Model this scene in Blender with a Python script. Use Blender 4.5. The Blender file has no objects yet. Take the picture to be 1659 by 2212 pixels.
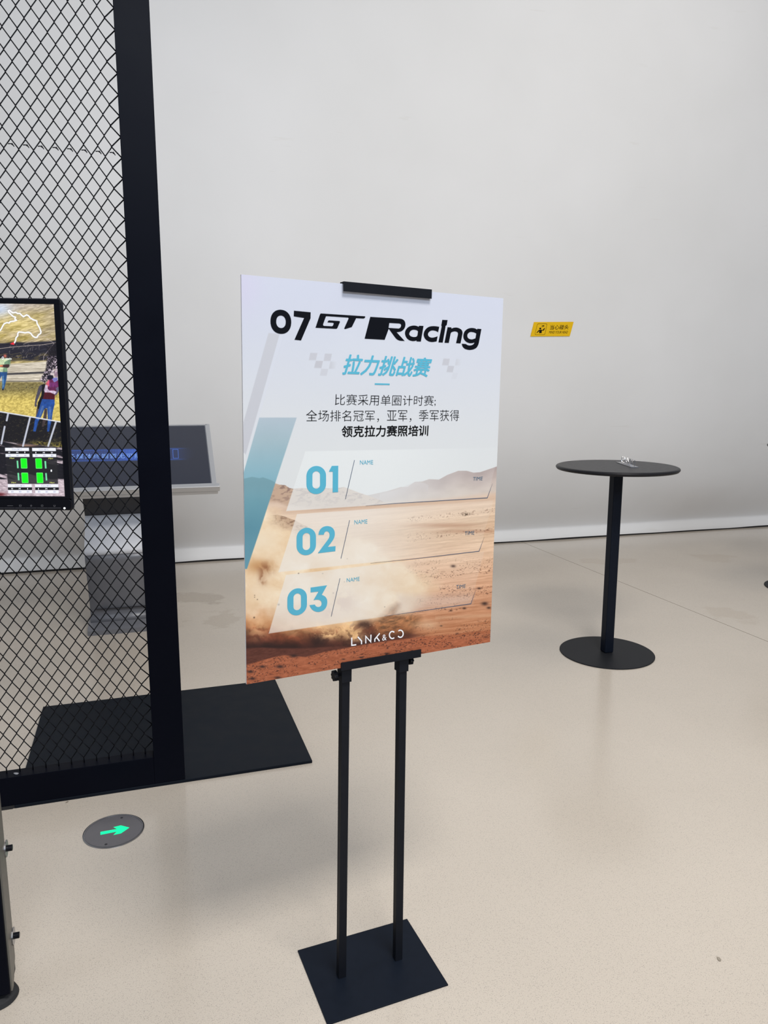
import bpy, bmesh, math, random
import numpy as np
from mathutils import Vector, Matrix, noise

# ------------------------------------------------------------------ camera, world, lights, exposure
S = bpy.context.scene
COL = S.collection
PW, PH = 1659, 2212
FOC, PITCH, ROLL, CAMH = 1636.7, .1734, -.0024, 1.5037
cp, sp, cr, sr = math.cos(PITCH), math.sin(PITCH), math.cos(ROLL), math.sin(ROLL)
_r, _f, _d = Vector((1, 0, 0)), Vector((0, cp, -sp)), Vector((0, -sp, -cp))
RIGHT, DOWN, FWD = cr * _r + sr * _d, -sr * _r + cr * _d, _f
EYE = Vector((0, 0, CAMH))
cam = bpy.data.objects.new('camera', bpy.data.cameras.new('camera'))
COL.objects.link(cam)
U_ = -DOWN
B_ = -FWD
cam.matrix_world = Matrix(((RIGHT.x, U_.x, B_.x, 0), (RIGHT.y, U_.y, B_.y, 0), (RIGHT.z, U_.z, B_.z, CAMH), (0, 0, 0, 1)))
cam.data.sensor_fit = 'HORIZONTAL'
cam.data.sensor_width = 36
cam.data.lens = FOC / PW * 36
cam.data.clip_start = .05
S.camera = cam

world = bpy.data.worlds.new('world')
S.world = world
world.use_nodes = True
world.node_tree.nodes['Background'].inputs[0].default_value = (.80, .84, .95, 1)
world.node_tree.nodes['Background'].inputs[1].default_value = .26


def area(name, loc, aim, size, sizey, power, color):
    l = bpy.data.lights.new(name, 'AREA')
    l.shape = 'RECTANGLE'
    l.size, l.size_y, l.energy, l.color = size, sizey, power, color
    o = bpy.data.objects.new(name, l)
    COL.objects.link(o)
    o.location = loc
    o.rotation_euler = (Vector(aim) - Vector(loc)).to_track_quat('-Z', 'Y').to_euler()
    return o


area('ceiling_lamp_near', (1.15, .15, 5.0), (.55, 1.2, .4), 1.5, .9, 205, (1.0, .955, .90))
area('ceiling_lamp_far', (2.8, 3.3, 6.0), (1.6, 4.6, 0), 4.5, 1.4, 124, (1.0, .93, .84))
area('daylight_front', (2.6, -5.0, 5.6), (2.2, 5.8, 3.6), 5.0, 2.4, 450, (.80, .89, 1.0))

area('fill_left', (-5.5, -1.0, 3.0), (-.2, 2.0, 1.2), 2.5, 2.0, 55, (.80, .88, 1.0))  # added fill to lift the board's left edge; no source seen there

S.view_settings.view_transform = 'Standard'
S.view_settings.look = 'None'
S.view_settings.gamma = 1
S.view_settings.use_curve_mapping = False
S.view_settings.exposure = -.29

# ------------------------------------------------------------------ measuring helpers


def ray(px, py):
    return FWD + (px - PW / 2) / FOC * RIGHT + (py - PH / 2) / FOC * DOWN


def on_plane(px, py, point, normal):
    v = ray(px, py)
    return EYE + v * ((Vector(point) - EYE).dot(normal) / v.dot(normal))


def frame(o, x, y):
    """matrix with origin o, x axis, y axis"""
    x = x.normalized()
    z = x.cross(y).normalized()
    y = z.cross(x)
    return Matrix(((x.x, y.x, z.x, o[0]), (x.y, y.y, z.y, o[1]), (x.z, y.z, z.z, o[2]), (0, 0, 0, 1)))


def yawframe(o, yaw):
    return frame(Vector(o), Vector((math.cos(yaw), math.sin(yaw), 0)), Vector((-math.sin(yaw), math.cos(yaw), 0)))


# ------------------------------------------------------------------ materials


def srgb(c):
    return tuple(((v / 255) / 12.92 if v / 255 <= .04045 else ((v / 255 + .055) / 1.055) ** 2.4) for v in c)


def mat(name, color, rough=.5, metal=0., spec=.5, emit=None, estr=1., bump=None, vary=0., coat=0., alpha=1., nscale=40, rvary=0):
    m = bpy.data.materials.new(name)
    m.use_nodes = True
    nt = m.node_tree
    b = nt.nodes['Principled BSDF']
    b.inputs['Roughness'].default_value = rough
    b.inputs['Metallic'].default_value = metal
    b.inputs['Specular IOR Level'].default_value = spec
    b.inputs['Coat Weight'].default_value = coat
    b.inputs['Coat Roughness'].default_value = .15
    b.inputs['Base Color'].default_value = (*color, 1)
    if emit:
        b.inputs['Emission Color'].default_value = (*emit, 1)
        b.inputs['Emission Strength'].default_value = estr
    tc = nt.nodes.new('ShaderNodeTexCoord')
    nz = nt.nodes.new('ShaderNodeTexNoise')
    nz.inputs['Scale'].default_value = nscale
    nz.inputs['Detail'].default_value = 5
    nt.links.new(tc.outputs['Object'], nz.inputs['Vector'])
    if vary:
        mx = nt.nodes.new('ShaderNodeMix')
        mx.data_type = 'RGBA'
        mx.inputs[6].default_value = (*[c * (1 - vary) for c in color], 1)
        mx.inputs[7].default_value = (*[min(1, c * (1 + vary)) for c in color], 1)
        nt.links.new(nz.outputs['Fac'], mx.inputs[0])
        nt.links.new(mx.outputs[2], b.inputs['Base Color'])
    if rvary:
        mr = nt.nodes.new('ShaderNodeMapRange')
        mr.inputs[3].default_value = rough - rvary
        mr.inputs[4].default_value = rough + rvary
        nt.links.new(nz.outputs['Fac'], mr.inputs[0])
        nt.links.new(mr.outputs[0], b.inputs['Roughness'])
    if bump:
        bn = nt.nodes.new('ShaderNodeTexNoise')
        bn.inputs['Scale'].default_value = bump[0]
        bn.inputs['Detail'].default_value = 3
        bp = nt.nodes.new('ShaderNodeBump')
        bp.inputs['Strength'].default_value = bump[1]
        bp.inputs['Distance'].default_value = bump[2]
        nt.links.new(tc.outputs['Object'], bn.inputs['Vector'])
        nt.links.new(bn.outputs['Fac'], bp.inputs['Height'])
        nt.links.new(bp.outputs[0], b.inputs['Normal'])
    return m


def attr_mat(name, emit=0., rough=.5, spec=.4, grain=.03, gscale=900):
    m = bpy.data.materials.new(name)
    m.use_nodes = True
    nt = m.node_tree
    b = nt.nodes['Principled BSDF']
    a = nt.nodes.new('ShaderNodeAttribute')
    a.attribute_name = 'print'
    tc = nt.nodes.new('ShaderNodeTexCoord')
    nz = nt.nodes.new('ShaderNodeTexNoise')
    nz.inputs['Scale'].default_value = gscale
    mr = nt.nodes.new('ShaderNodeMapRange')
    mr.inputs[3].default_value = 1 - grain
    mr.inputs[4].default_value = 1 + grain
    vm = nt.nodes.new('ShaderNodeVectorMath')
    vm.operation = 'SCALE'
    nt.links.new(tc.outputs['Object'], nz.inputs['Vector'])
    nt.links.new(nz.outputs['Fac'], mr.inputs[0])
    nt.links.new(a.outputs['Color'], vm.inputs[0])
    nt.links.new(mr.outputs[0], vm.inputs['Scale'])
    b.inputs['Roughness'].default_value = rough
    b.inputs['Specular IOR Level'].default_value = spec
    if emit:
        b.inputs['Base Color'].default_value = (.01, .01, .012, 1)
        nt.links.new(vm.outputs[0], b.inputs['Emission Color'])
        b.inputs['Emission Strength'].default_value = emit
    else:
        nt.links.new(vm.outputs[0], b.inputs['Base Color'])
    return m


M = {}
M['black_frame'] = mat('black_frame_paint', (.0026, .0034, .0075), .38, vary=.15, bump=(900, .06, .0005), nscale=8, rvary=.06, spec=.045)
M['black_wire'] = mat('black_wire_coating', (.005, .006, .009), .5, vary=.2, spec=.12)
M['stand_black'] = mat('stand_black_powder_coat', (.009, .0105, .015), .5, bump=(1500, .10, .0004), vary=.15, spec=.12)
M['stand_base'] = mat('stand_base_powder_coat', (.0065, .010, .018), .52, bump=(1500, .10, .0004), vary=.15, spec=.10)
M['plate_black'] = mat('floor_plate_black', (.005, .0078, .0135), .55, bump=(600, .12, .0006), vary=.25, nscale=12, rvary=.08, spec=.12)
M['table_top'] = mat('table_top_black', (.014, .014, .017), .38, vary=.12, rvary=.04, spec=.15)
M['table_black'] = mat('table_leg_black', (.006, .009, .017), .42, vary=.12, spec=.12)
M['table_base'] = mat('table_base_black', (.015, .016, .019), .5, vary=.12, spec=.12)
M['chrome'] = mat('chrome', (.50, .50, .52), .22, metal=1, rvary=.03)
M['steel'] = mat('brushed_steel', (.40, .40, .42), .30, metal=1, rvary=.06, nscale=120)
M['silver'] = mat('kiosk_silver_aluminium', (.60, .61, .63), .38, metal=.75, rvary=.05)
M['kiosk_shaded'] = mat('kiosk_shaded_paint', (.17, .175, .195), .36, metal=.1, rvary=.05, nscale=5)  # dark tone carries the shade on the lower front
M['kiosk_lit'] = mat('kiosk_lit_paint', (.68, .69, .73), .6, metal=.0, rvary=.05, nscale=5)  # lighter tone carries the light caught by the upper slope
M['kiosk_dark'] = mat('kiosk_dark_plastic_and_shade', (.03, .03, .034), .5, vary=.1)
M['rubber'] = mat('black_rubber', (.014, .015, .017), .75, vary=.3, bump=(300, .3, .001))
M['plastic'] = mat('black_plastic', (.0035, .004, .007), .34, vary=.1, rvary=.05, spec=.15)
M['plastic_edge'] = mat('black_plastic_edge', (.006, .007, .012), .4, vary=.1, spec=.2)
M['dim_mark'] = mat('dim_button_marking', (.16, .16, .18), .5)
M['aluminium'] = mat('rig_side_plate_grey', (.135, .13, .115), .42, metal=.3, vary=.1, rvary=.08)
M['board_edge'] = mat('foam_board_edge', (.86, .86, .88), .6, vary=.02)
M['ink_black'] = mat('ink_black', (.0035, .0045, .008), .6, spec=.08)
M['ink_text'] = mat('ink_text_black', (.003, .003, .0035), .6, spec=.08)
M['ink_cyan'] = mat('ink_cyan', (.085, .42, .58), .5)
M['ink_dark_blue'] = mat('ink_slate_blue', (.045, .12, .19), .5)
M['ink_line'] = mat('ink_thin_line', (.07, .10, .16), .5)
M['ink_white'] = mat('ink_white', (.90, .90, .93), .5)
M['gap'] = mat('dark_floor_gap', (.012, .011, .010), .8)
M['groove'] = mat('floor_groove', (.22, .185, .145), .8)
M['sign_yellow'] = mat('sign_yellow', (.82, .50, .008), .5, vary=.04, spec=.2)
M['sign_ink'] = mat('sign_ink', (.008, .007, .004), .6, spec=.1)
M['arrow'] = mat('lit_green_arrow', (0, .3, .15), .4, emit=(.0, 1.0, .38), estr=1.22)
M['lamp_glass'] = mat('floor_lamp_smoked_glass', (.125, .12, .13), .22, vary=.12, nscale=18, rvary=.06)
M['lamp_gasket'] = mat('floor_lamp_dark_gasket', (.01, .01, .014), .5)
M['led'] = mat('white_status_led', (.9, .9, .9), .4, emit=(.9, .93, 1), estr=1.3)
M['band_blue'] = mat('screen_blue_text', (.02, .03, .06), .4, emit=(.18, .33, .75), estr=1.22)
M['band_line'] = mat('screen_blue_line', (.01, .02, .05), .4, emit=(.05, .13, .50), estr=1.22)
M['hud_white'] = mat('display_white', (.1, .1, .1), .4, emit=(.92, .94, 1), estr=1.22)
M['hud_ink'] = mat('display_slate_ink', (.01, .01, .02), .4, emit=(.16, .20, .36), estr=1.22)
M['hud_yellow'] = mat('display_yellow', (.1, .1, .02), .4, emit=(.75, .78, .22), estr=1.22)


def wall_material():
    m = bpy.data.materials.new('white_wall_paint')
    m.use_nodes = True
    nt = m.node_tree
    N, L = nt.nodes, nt.links
    b = N['Principled BSDF']
    b.inputs['Roughness'].default_value = .55
    b.inputs['Specular IOR Level'].default_value = .35
    tc = N.new('ShaderNodeTexCoord')
    n1 = N.new('ShaderNodeTexNoise')
    n1.inputs['Scale'].default_value = .9
    n1.inputs['Detail'].default_value = 3
    L.new(tc.outputs['Object'], n1.inputs['Vector'])
    r = N.new('ShaderNodeValToRGB')
    r.color_ramp.elements[0].position = .3
    r.color_ramp.elements[0].color = (.755, .755, .75, 1)
    r.color_ramp.elements[1].position = .7
    r.color_ramp.elements[1].color = (.80, .80, .80, 1)
    L.new(n1.outputs['Fac'], r.inputs[0])
    # faint scuffs
    mp = N.new('ShaderNodeMapping')
    mp.inputs['Scale'].default_value = (3.0, 3.0, 26)
    n2 = N.new('ShaderNodeTexNoise')
    n2.inputs['Scale'].default_value = .7
    n2.inputs['Detail'].default_value = 4
    L.new(tc.outputs['Object'], mp.inputs[0])
    L.new(mp.outputs[0], n2.inputs['Vector'])
    r2 = N.new('ShaderNodeValToRGB')
    r2.color_ramp.elements[0].position = .70
    r2.color_ramp.elements[0].color = (1, 1, 1, 1)
    r2.color_ramp.elements[1].position = .82
    r2.color_ramp.elements[1].color = (.93, .92, .90, 1)
    L.new(n2.outputs['Fac'], r2.inputs[0])
    mx = N.new('ShaderNodeMix')
    mx.data_type = 'RGBA'
    mx.blend_type = 'MULTIPLY'
    mx.inputs[0].default_value = 1
    L.new(r.outputs[0], mx.inputs[6])
    L.new(r2.outputs[0], mx.inputs[7])
    L.new(mx.outputs[2], b.inputs['Base Color'])
    n3 = N.new('ShaderNodeTexNoise')
    n3.inputs['Scale'].default_value = 2.2
    n3.inputs['Detail'].default_value = 2
    bp = N.new('ShaderNodeBump')
    bp.inputs['Strength'].default_value = .25
    bp.inputs['Distance'].default_value = .02
    L.new(tc.outputs['Object'], n3.inputs['Vector'])
    L.new(n3.outputs['Fac'], bp.inputs['Height'])
    L.new(bp.outputs[0], b.inputs['Normal'])
    return m


def floor_material():
    m = bpy.data.materials.new('speckled_beige_floor_coating')
    m.use_nodes = True
    nt = m.node_tree
    N, L = nt.nodes, nt.links
    b = N['Principled BSDF']
    b.inputs['Specular IOR Level'].default_value = .5
    tc = N.new('ShaderNodeTexCoord')

    def noise_(scale, detail=3, vec=None, rough=.5):
        n = N.new('ShaderNodeTexNoise')
        n.inputs['Scale'].default_value = scale
        n.inputs['Detail'].default_value = detail
        n.inputs['Roughness'].default_value = rough
        L.new(vec or tc.outputs['Object'], n.inputs['Vector'])
        return n

    def ramp(src, p0, c0, p1, c1):
        r = N.new('ShaderNodeValToRGB')
        r.color_ramp.elements[0].position = p0
        r.color_ramp.elements[0].color = (*c0, 1)
        r.color_ramp.elements[1].position = p1
        r.color_ramp.elements[1].color = (*c1, 1)
        L.new(src, r.inputs[0])
        return r

    def mul(a, c):
        mx = N.new('ShaderNodeMix')
        mx.data_type = 'RGBA'
        mx.blend_type = 'MULTIPLY'
        mx.inputs[0].default_value = 1
        L.new(a, mx.inputs[6])
        L.new(c, mx.inputs[7])
        return mx.outputs[2]

    base = ramp(noise_(1.1, 4).outputs['Fac'], .3, (.565, .503, .428), .7, (.612, .546, .466))
    col = base.outputs[0]
    # fine speckles: dark dots and lighter grains
    v = N.new('ShaderNodeTexVoronoi')
    v.inputs['Scale'].default_value = 400
    L.new(tc.outputs['Object'], v.inputs['Vector'])
    sel = N.new('ShaderNodeSeparateColor')
    L.new(v.outputs['Color'], sel.inputs[0])
    gt = N.new('ShaderNodeMath')
    gt.operation = 'GREATER_THAN'
    gt.inputs[1].default_value = .70
    L.new(sel.outputs[0], gt.inputs[0])
    lt = N.new('ShaderNodeMath')
    lt.operation = 'LESS_THAN'
    lt.inputs[1].default_value = .34
    L.new(v.outputs['Distance'], lt.inputs[0])
    an = N.new('ShaderNodeMath')
    an.operation = 'MULTIPLY'
    L.new(gt.outputs[0], an.inputs[0])
    L.new(lt.outputs[0], an.inputs[1])
    dots = ramp(an.outputs[0], 0, (1, 1, 1), 1, (.62, .62, .64))
    col = mul(col, dots.outputs[0])
    gr = ramp(noise_(420, 2).outputs['Fac'], .3, (.90, .90, .90), .7, (1.07, 1.07, 1.07))
    col = mul(col, gr.outputs[0])
    # dried spills and wear: shapes of their own around measured spots
    for (x, y, rx, ry, ns, lo) in ((-1.35, 5.05, .34, .30, 3.2, .83), (-1.0, 4.65, .40, .34, 4.1, .90), (2.3, 4.75, .55, .35, 2.6, .94),
                                   (2.75, 6.3, .6, .3, 2.2, .95), (1.9, 6.2, .5, .25, 2.8, .95)):
        mp = N.new('ShaderNodeMapping')
        mp.vector_type = 'TEXTURE'
        mp.inputs['Location'].default_value = (x, y, 0)
        mp.inputs['Scale'].default_value = (rx, ry, 1)
        L.new(tc.outputs['Object'], mp.inputs[0])
        ln = N.new('ShaderNodeVectorMath')
        ln.operation = 'LENGTH'
        L.new(mp.outputs[0], ln.inputs[0])
        nn = noise_(ns, 4, rough=.6)
        ad = N.new('ShaderNodeMath')
        ad.operation = 'MULTIPLY_ADD'
        ad.inputs[1].default_value = 2.4
        L.new(nn.outputs['Fac'], ad.inputs[0])
        L.new(ln.outputs[1], ad.inputs[2])
        st = ramp(ad.outputs[0], .95, (lo, lo * .985, lo * .96), 1.0, (1, 1, 1))
        st.color_ramp.elements[0].position = .93
        mr = N.new('ShaderNodeMapRange')
        mr.inputs[1].default_value = 1.25
        mr.inputs[2].default_value = 2.1
        L.new(ad.outputs[0], mr.inputs[0])
        L.new(mr.outputs[0], st.inputs[0])
        st.color_ramp.elements[0].position = .3
        st.color_ramp.elements[1].position = .5
        col = mul(col, st.outputs[0])
    L.new(col, b.inputs['Base Color'])
    rr = N.new('ShaderNodeMapRange')
    rr.inputs[3].default_value = .11
    rr.inputs[4].default_value = .22
    L.new(noise_(2.4, 4).outputs['Fac'], rr.inputs[0])
    L.new(rr.outputs[0], b.inputs['Roughness'])
    bp = N.new('ShaderNodeBump')
    bp.inputs['Strength'].default_value = .12
    bp.inputs['Distance'].default_value = .001
    L.new(noise_(350, 2).outputs['Fac'], bp.inputs['Height'])
    L.new(bp.outputs[0], b.inputs['Normal'])
    return m


M['wall'] = wall_material()
M['floor'] = floor_material()

# ------------------------------------------------------------------ object helpers


def tag(o, label=None, cat=None, group=None, kind=None):
    if label:
        o['label'] = label
    if cat:
        o['category'] = cat
    if group:
        o['group'] = group
    if kind:
        o['kind'] = kind
    return o


def thing(name, mw, label, cat, group=None):
    o = bpy.data.objects.new(name, None)
    COL.objects.link(o)
    o.matrix_world = mw
    o.empty_display_size = .05
    tag(o, label, cat, group)
    return o


WORLD_OF = {}


def world_of(o):
    m = o.matrix_basis.copy()
    while o.parent:
        o = o.parent
        m = o.matrix_basis @ m
    return m


def build(name, verts, faces, material, parent=None, smooth=False, local=False, bevel=0):
    """one mesh object from world coordinates (converted to the parent's own space)"""
    me = bpy.data.meshes.new(name)
    if parent is not None and not local:
        inv = world_of(parent).inverted()
        verts = [inv @ Vector(v) for v in verts]
    me.from_pydata([tuple(v) for v in verts], [], faces)
    bm = bmesh.new()
    bm.from_mesh(me)
    bmesh.ops.recalc_face_normals(bm, faces=bm.faces)
    bm.to_mesh(me)
    bm.free()
    if smooth:
        for p in me.polygons:
            p.use_smooth = True
    me.materials.append(material)
    me.update()
    o = bpy.data.objects.new(name, me)
    COL.objects.link(o)
    if parent is not None:
        o.parent = parent
    if bevel:
        b = o.modifiers.new('bevel', 'BEVEL')
        b.width = bevel
        b.segments = 2
        b.limit_method = 'ANGLE'
        b.angle_limit = math.radians(40)
        if smooth is False:
            b.harden_normals = False
    return o


class G:
    """collects geometry in a frame"""

    def __init__(s, mw=None):
        s.m = mw or Matrix.Identity(4)
        s.v, s.f = [], []

    def add(s, vs, fs):
        k = len(s.v)
        s.v += [s.m @ Vector(v) for v in vs]
        s.f += [tuple(i + k for i in f) for f in fs]
        return s

    def box(s, x0, x1, y0, y1, z0, z1):
        return s.add([(x0, y0, z0), (x1, y0, z0), (x1, y1, z0), (x0, y1, z0), (x0, y0, z1), (x1, y0, z1), (x1, y1, z1), (x0, y1, z1)],
                     [(0, 3, 2, 1), (4, 5, 6, 7), (0, 1, 5, 4), (1, 2, 6, 5), (2, 3, 7, 6), (3, 0, 4, 7)])

    def prism(s, pts, z0, z1):
        n = len(pts)
        vs = [(p[0], p[1], z0) for p in pts] + [(p[0], p[1], z1) for p in pts]
        fs = [tuple(range(n))[::-1], tuple(range(n, 2 * n))] + [(i, (i + 1) % n, n + (i + 1) % n, n + i) for i in range(n)]
        return s.add(vs, fs)

    def lathe(s, prof, n=32, axis='z', c=(0, 0, 0)):
        """prof list of (r, h) ; closed with caps where r==0"""
        vs, fs = [], []
        for r, h in prof:
            for i in range(n):
                a = 2 * math.pi * i / n
                p = (r * math.cos(a), r * math.sin(a), h)
                if axis == 'x':
                    p = (h, r * math.cos(a), r * math.sin(a))
                if axis == 'y':
                    p = (r * math.cos(a), h, r * math.sin(a))
                vs.append((p[0] + c[0], p[1] + c[1], p[2] + c[2]))
        for j in range(len(prof) - 1):
            for i in range(n):
                fs.append((j * n + i, j * n + (i + 1) % n, (j + 1) * n + (i + 1) % n, (j + 1) * n + i))
        fs.append(tuple(range(n))[::-1])
        fs.append(tuple(range((len(prof) - 1) * n, len(prof) * n)))
        return s.add(vs, fs)

    def tube(s, pts, r, n=6):
        pts = [Vector(p) for p in pts]
        vs, fs = [], []
        for i, p in enumerate(pts):
            a = pts[max(i - 1, 0)]
            b = pts[min(i + 1, len(pts) - 1)]
            t = (b - a).normalized()
            ref = Vector((0, 1, 0)) if abs(t.y) < .9 else Vector((1, 0, 0))
            e1 = t.cross(ref).normalized()
            e2 = t.cross(e1)
            for k in range(n):
                q = 2 * math.pi * k / n
                vs.append(p + r * (math.cos(q) * e1 + math.sin(q) * e2))
        for i in range(len(pts) - 1):
            for k in range(n):
                fs.append((i * n + k, i * n + (k + 1) % n, (i + 1) * n + (k + 1) % n, (i + 1) * n + k))
        fs.append(tuple(range(n))[::-1])
        fs.append(tuple(range((len(pts) - 1) * n, len(pts) * n)))
        return s.add(vs, fs)

    def out(s, name, material, parent=None, **k):
        return build(name, s.v, s.f, material, parent, **k)


def chaikin(pts, passes=2, limit=55):
    for _ in range(passes):
        n = len(pts)
        out = []
        for i in range(n):
            a, b, c = Vector(pts[i - 1]), Vector(pts[i]), Vector(pts[(i + 1) % n])
            u, w = b - a, c - b
            ang = math.degrees(abs(u.angle(w))) if u.length > 1e-9 and w.length > 1e-9 else 0
            if 2 < ang < limit:
                d = min(u.length, w.length) * .25
                out += [tuple(b - u.normalized() * d), tuple(b + w.normalized() * d)]
            else:
                out.append(tuple(b))
        pts = out
    return pts


def flat(name, loops, F, z0, z1, material, parent):
    """filled flat outline with holes, loops in the plane of frame F (x, y), raised from z0 to z1"""
    cu = bpy.data.curves.new(name, 'CURVE')
    cu.dimensions = '2D'
    cu.fill_mode = 'BOTH'
    cu.extrude = (z1 - z0) / 2
    for lp in loops:
        sp_ = cu.splines.new('POLY')
        sp_.points.add(len(lp) - 1)
        for i, p in enumerate(lp):
            sp_.points[i].co = (p[0], p[1], 0, 1)
        sp_.use_cyclic_u = True
    return _curve_mesh(name, cu, F @ Matrix.Translation((0, 0, (z0 + z1) / 2)), material, parent)


def _curve_mesh(name, cu, mw, material, parent):
    o = bpy.data.objects.new(name, cu)
    COL.objects.link(o)
    dg = bpy.context.evaluated_depsgraph_get()
    me = bpy.data.meshes.new_from_object(o.evaluated_get(dg))
    bpy.data.objects.remove(o)
    if parent is not None:
        mw = world_of(parent).inverted() @ mw
    me.transform(mw)
    me.materials.clear()
    me.materials.append(material)
    me.name = name
    ob = bpy.data.objects.new(name, me)
    COL.objects.link(ob)
    if parent is not None:
        ob.parent = parent
    return ob


def lettering(name, body, BL, BR, TL, F, z0, z1, material, parent, bold=0., space=1.0, cres=3):
    """text whose ink box is laid on the parallelogram BL, BR, TL in the plane of frame F"""
    cu = bpy.data.curves.new(name, 'FONT')
    cu.body = body
    cu.size = 1
    cu.offset = min(bold, 0)
    cu.space_character = space
    cu.resolution_u = cres
    o = bpy.data.objects.new(name, cu)
    COL.objects.link(o)
    dg = bpy.context.evaluated_depsgraph_get()
    me = bpy.data.meshes.new_from_object(o.evaluated_get(dg))
    bpy.data.objects.remove(o)
    n = len(me.vertices)
    co = np.zeros(n * 3)
    me.vertices.foreach_get('co', co)
    co = co.reshape(-1, 3)
    lo, hi = co.min(0), co.max(0)
    s = (co[:, 0] - lo[0]) / (hi[0] - lo[0])
    t = (co[:, 1] - lo[1]) / (hi[1] - lo[1])
    BL, BR, TL = np.array(BL), np.array(BR), np.array(TL)
    p = BL + s[:, None] * (BR - BL) + t[:, None] * (TL - BL)
    if bold > 0:
        # heavier strokes: the same outlines laid again, shifted all round by the extra weight
        em = np.linalg.norm(BR - BL) / (hi[0] - lo[0])
        fcs = [tuple(q.vertices) for q in me.polygons]
        k = 8
        sh = [(0, 0)] + [(math.cos(2 * math.pi * q / k) * bold * em, math.sin(2 * math.pi * q / k) * bold * em) for q in range(k)]
        p = np.concatenate([p + np.array(d) for d in sh])
        z = np.concatenate([np.full(n, z1 + 2e-6 * i) for i in range(k + 1)])
        fcs = [tuple(v + i * n for v in f) for i in range(k + 1) for f in fcs]
        me = bpy.data.meshes.new(name)
        me.from_pydata([(a, b, c) for (a, b), c in zip(p.tolist(), z.tolist())], [], fcs)
        mw = F if parent is None else world_of(parent).inverted() @ F
        me.transform(mw)
        me.materials.append(material)
        ob = bpy.data.objects.new(name, me)
        COL.objects.link(ob)
        ob.parent = parent
        return ob
    bm = bmesh.new()
    co2 = np.concatenate([p, np.full((n, 1), z1)], 1)
    me.vertices.foreach_set('co', co2.ravel())
    bm.from_mesh(me)
    bmesh.ops.remove_doubles(bm, verts=bm.verts, dist=1e-7)
    bm.to_mesh(me)
    bm.free()
    mw = F if parent is None else world_of(parent).inverted() @ F
    me.transform(mw)
    me.materials.clear()
    me.materials.append(material)
    ob = bpy.data.objects.new(name, me)
    COL.objects.link(ob)
    if parent is not None:
        ob.parent = parent
    return ob


def ribbon(pts, w):
    """outline of a stroke of width w along pts (2D)"""
    P = [Vector(p) for p in pts]
    L_, R_ = [], []
    for i, p in enumerate(P):
        if i == 0:
            t = (P[1] - P[0]).normalized()
            nrm, k = Vector((-t.y, t.x)), 1
        elif i == len(P) - 1:
            t = (P[-1] - P[-2]).normalized()
            nrm, k = Vector((-t.y, t.x)), 1
        else:
            a, b = (P[i] - P[i - 1]).normalized(), (P[i + 1] - P[i]).normalized()
            t = (a + b).normalized() if (a + b).length > 1e-6 else a
            nrm = Vector((-t.y, t.x))
            k = min(1 / max(nrm.dot(Vector((-a.y, a.x))), .35), 2.2)
        ww = w[i] if isinstance(w, (list, tuple)) else w
        L_.append(tuple(p + nrm * ww / 2 * k))
        R_.append(tuple(p - nrm * ww / 2 * k))
    return L_ + R_[::-1]


def ellipse(cx, cy, rx, ry, n=48, slope=0., sq=1.0):
    out = []
    for i in range(n):
        a = 2 * math.pi * i / n
        c, s_ = math.cos(a), math.sin(a)
        x = rx * math.copysign(abs(c) ** sq, c)
        y = ry * math.copysign(abs(s_) ** sq, s_)
        out.append((cx + x, cy + y + slope * x))
    return out


def stadium(cx, cy, hw, hh, slope=0., n=14, k=1.0):
    """rounded bar, ends elliptical"""
    r = hw
    ry = min(hh, hw * k)
    out = []
    for i in range(n + 1):
        a = math.pi * i / n
        out.append((cx + r * math.cos(a), cy - (hh - ry) - ry * math.sin(a)))
    for i in range(n + 1):
        a = math.pi + math.pi * i / n
        out.append((cx + r * math.cos(a), cy + (hh - ry) - ry * math.sin(a)))
    return [(x, y + slope * (x - cx)) for x, y in out]


# ------------------------------------------------------------------ numpy painting helpers


def vnoise(x, y, seed=0):
    xi, yi = np.floor(x).astype(np.int64), np.floor(y).astype(np.int64)
    fx, fy = x - xi, y - yi
    fx, fy = fx * fx * (3 - 2 * fx), fy * fy * (3 - 2 * fy)

    def h(a, b):
        n = (a * 374761393 + b * 668265263 + seed * 974634777) & 0x7fffffff
        n = ((n ^ (n >> 13)) * 1274126177) & 0x7fffffff
        n = n ^ (n >> 16)
        return (n % 65536) / 65535.
    return (h(xi, yi) * (1 - fx) + h(xi + 1, yi) * fx) * (1 - fy) + (h(xi, yi + 1) * (1 - fx) + h(xi + 1, yi + 1) * fx) * fy


def fbm(x, y, oct=4, seed=0, g=.5):
    t, a, s = 0, 1, 0
    for i in range(oct):
        t = t + a * vnoise(x * 2 ** i + 17.3 * i, y * 2 ** i + 9.1 * i, seed + i)
        s += a
        a *= g
    return t / s


def sstep(a, b, x):
    t = np.clip((x - a) / (b - a), 0, 1)
    return t * t * (3 - 2 * t)


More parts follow.
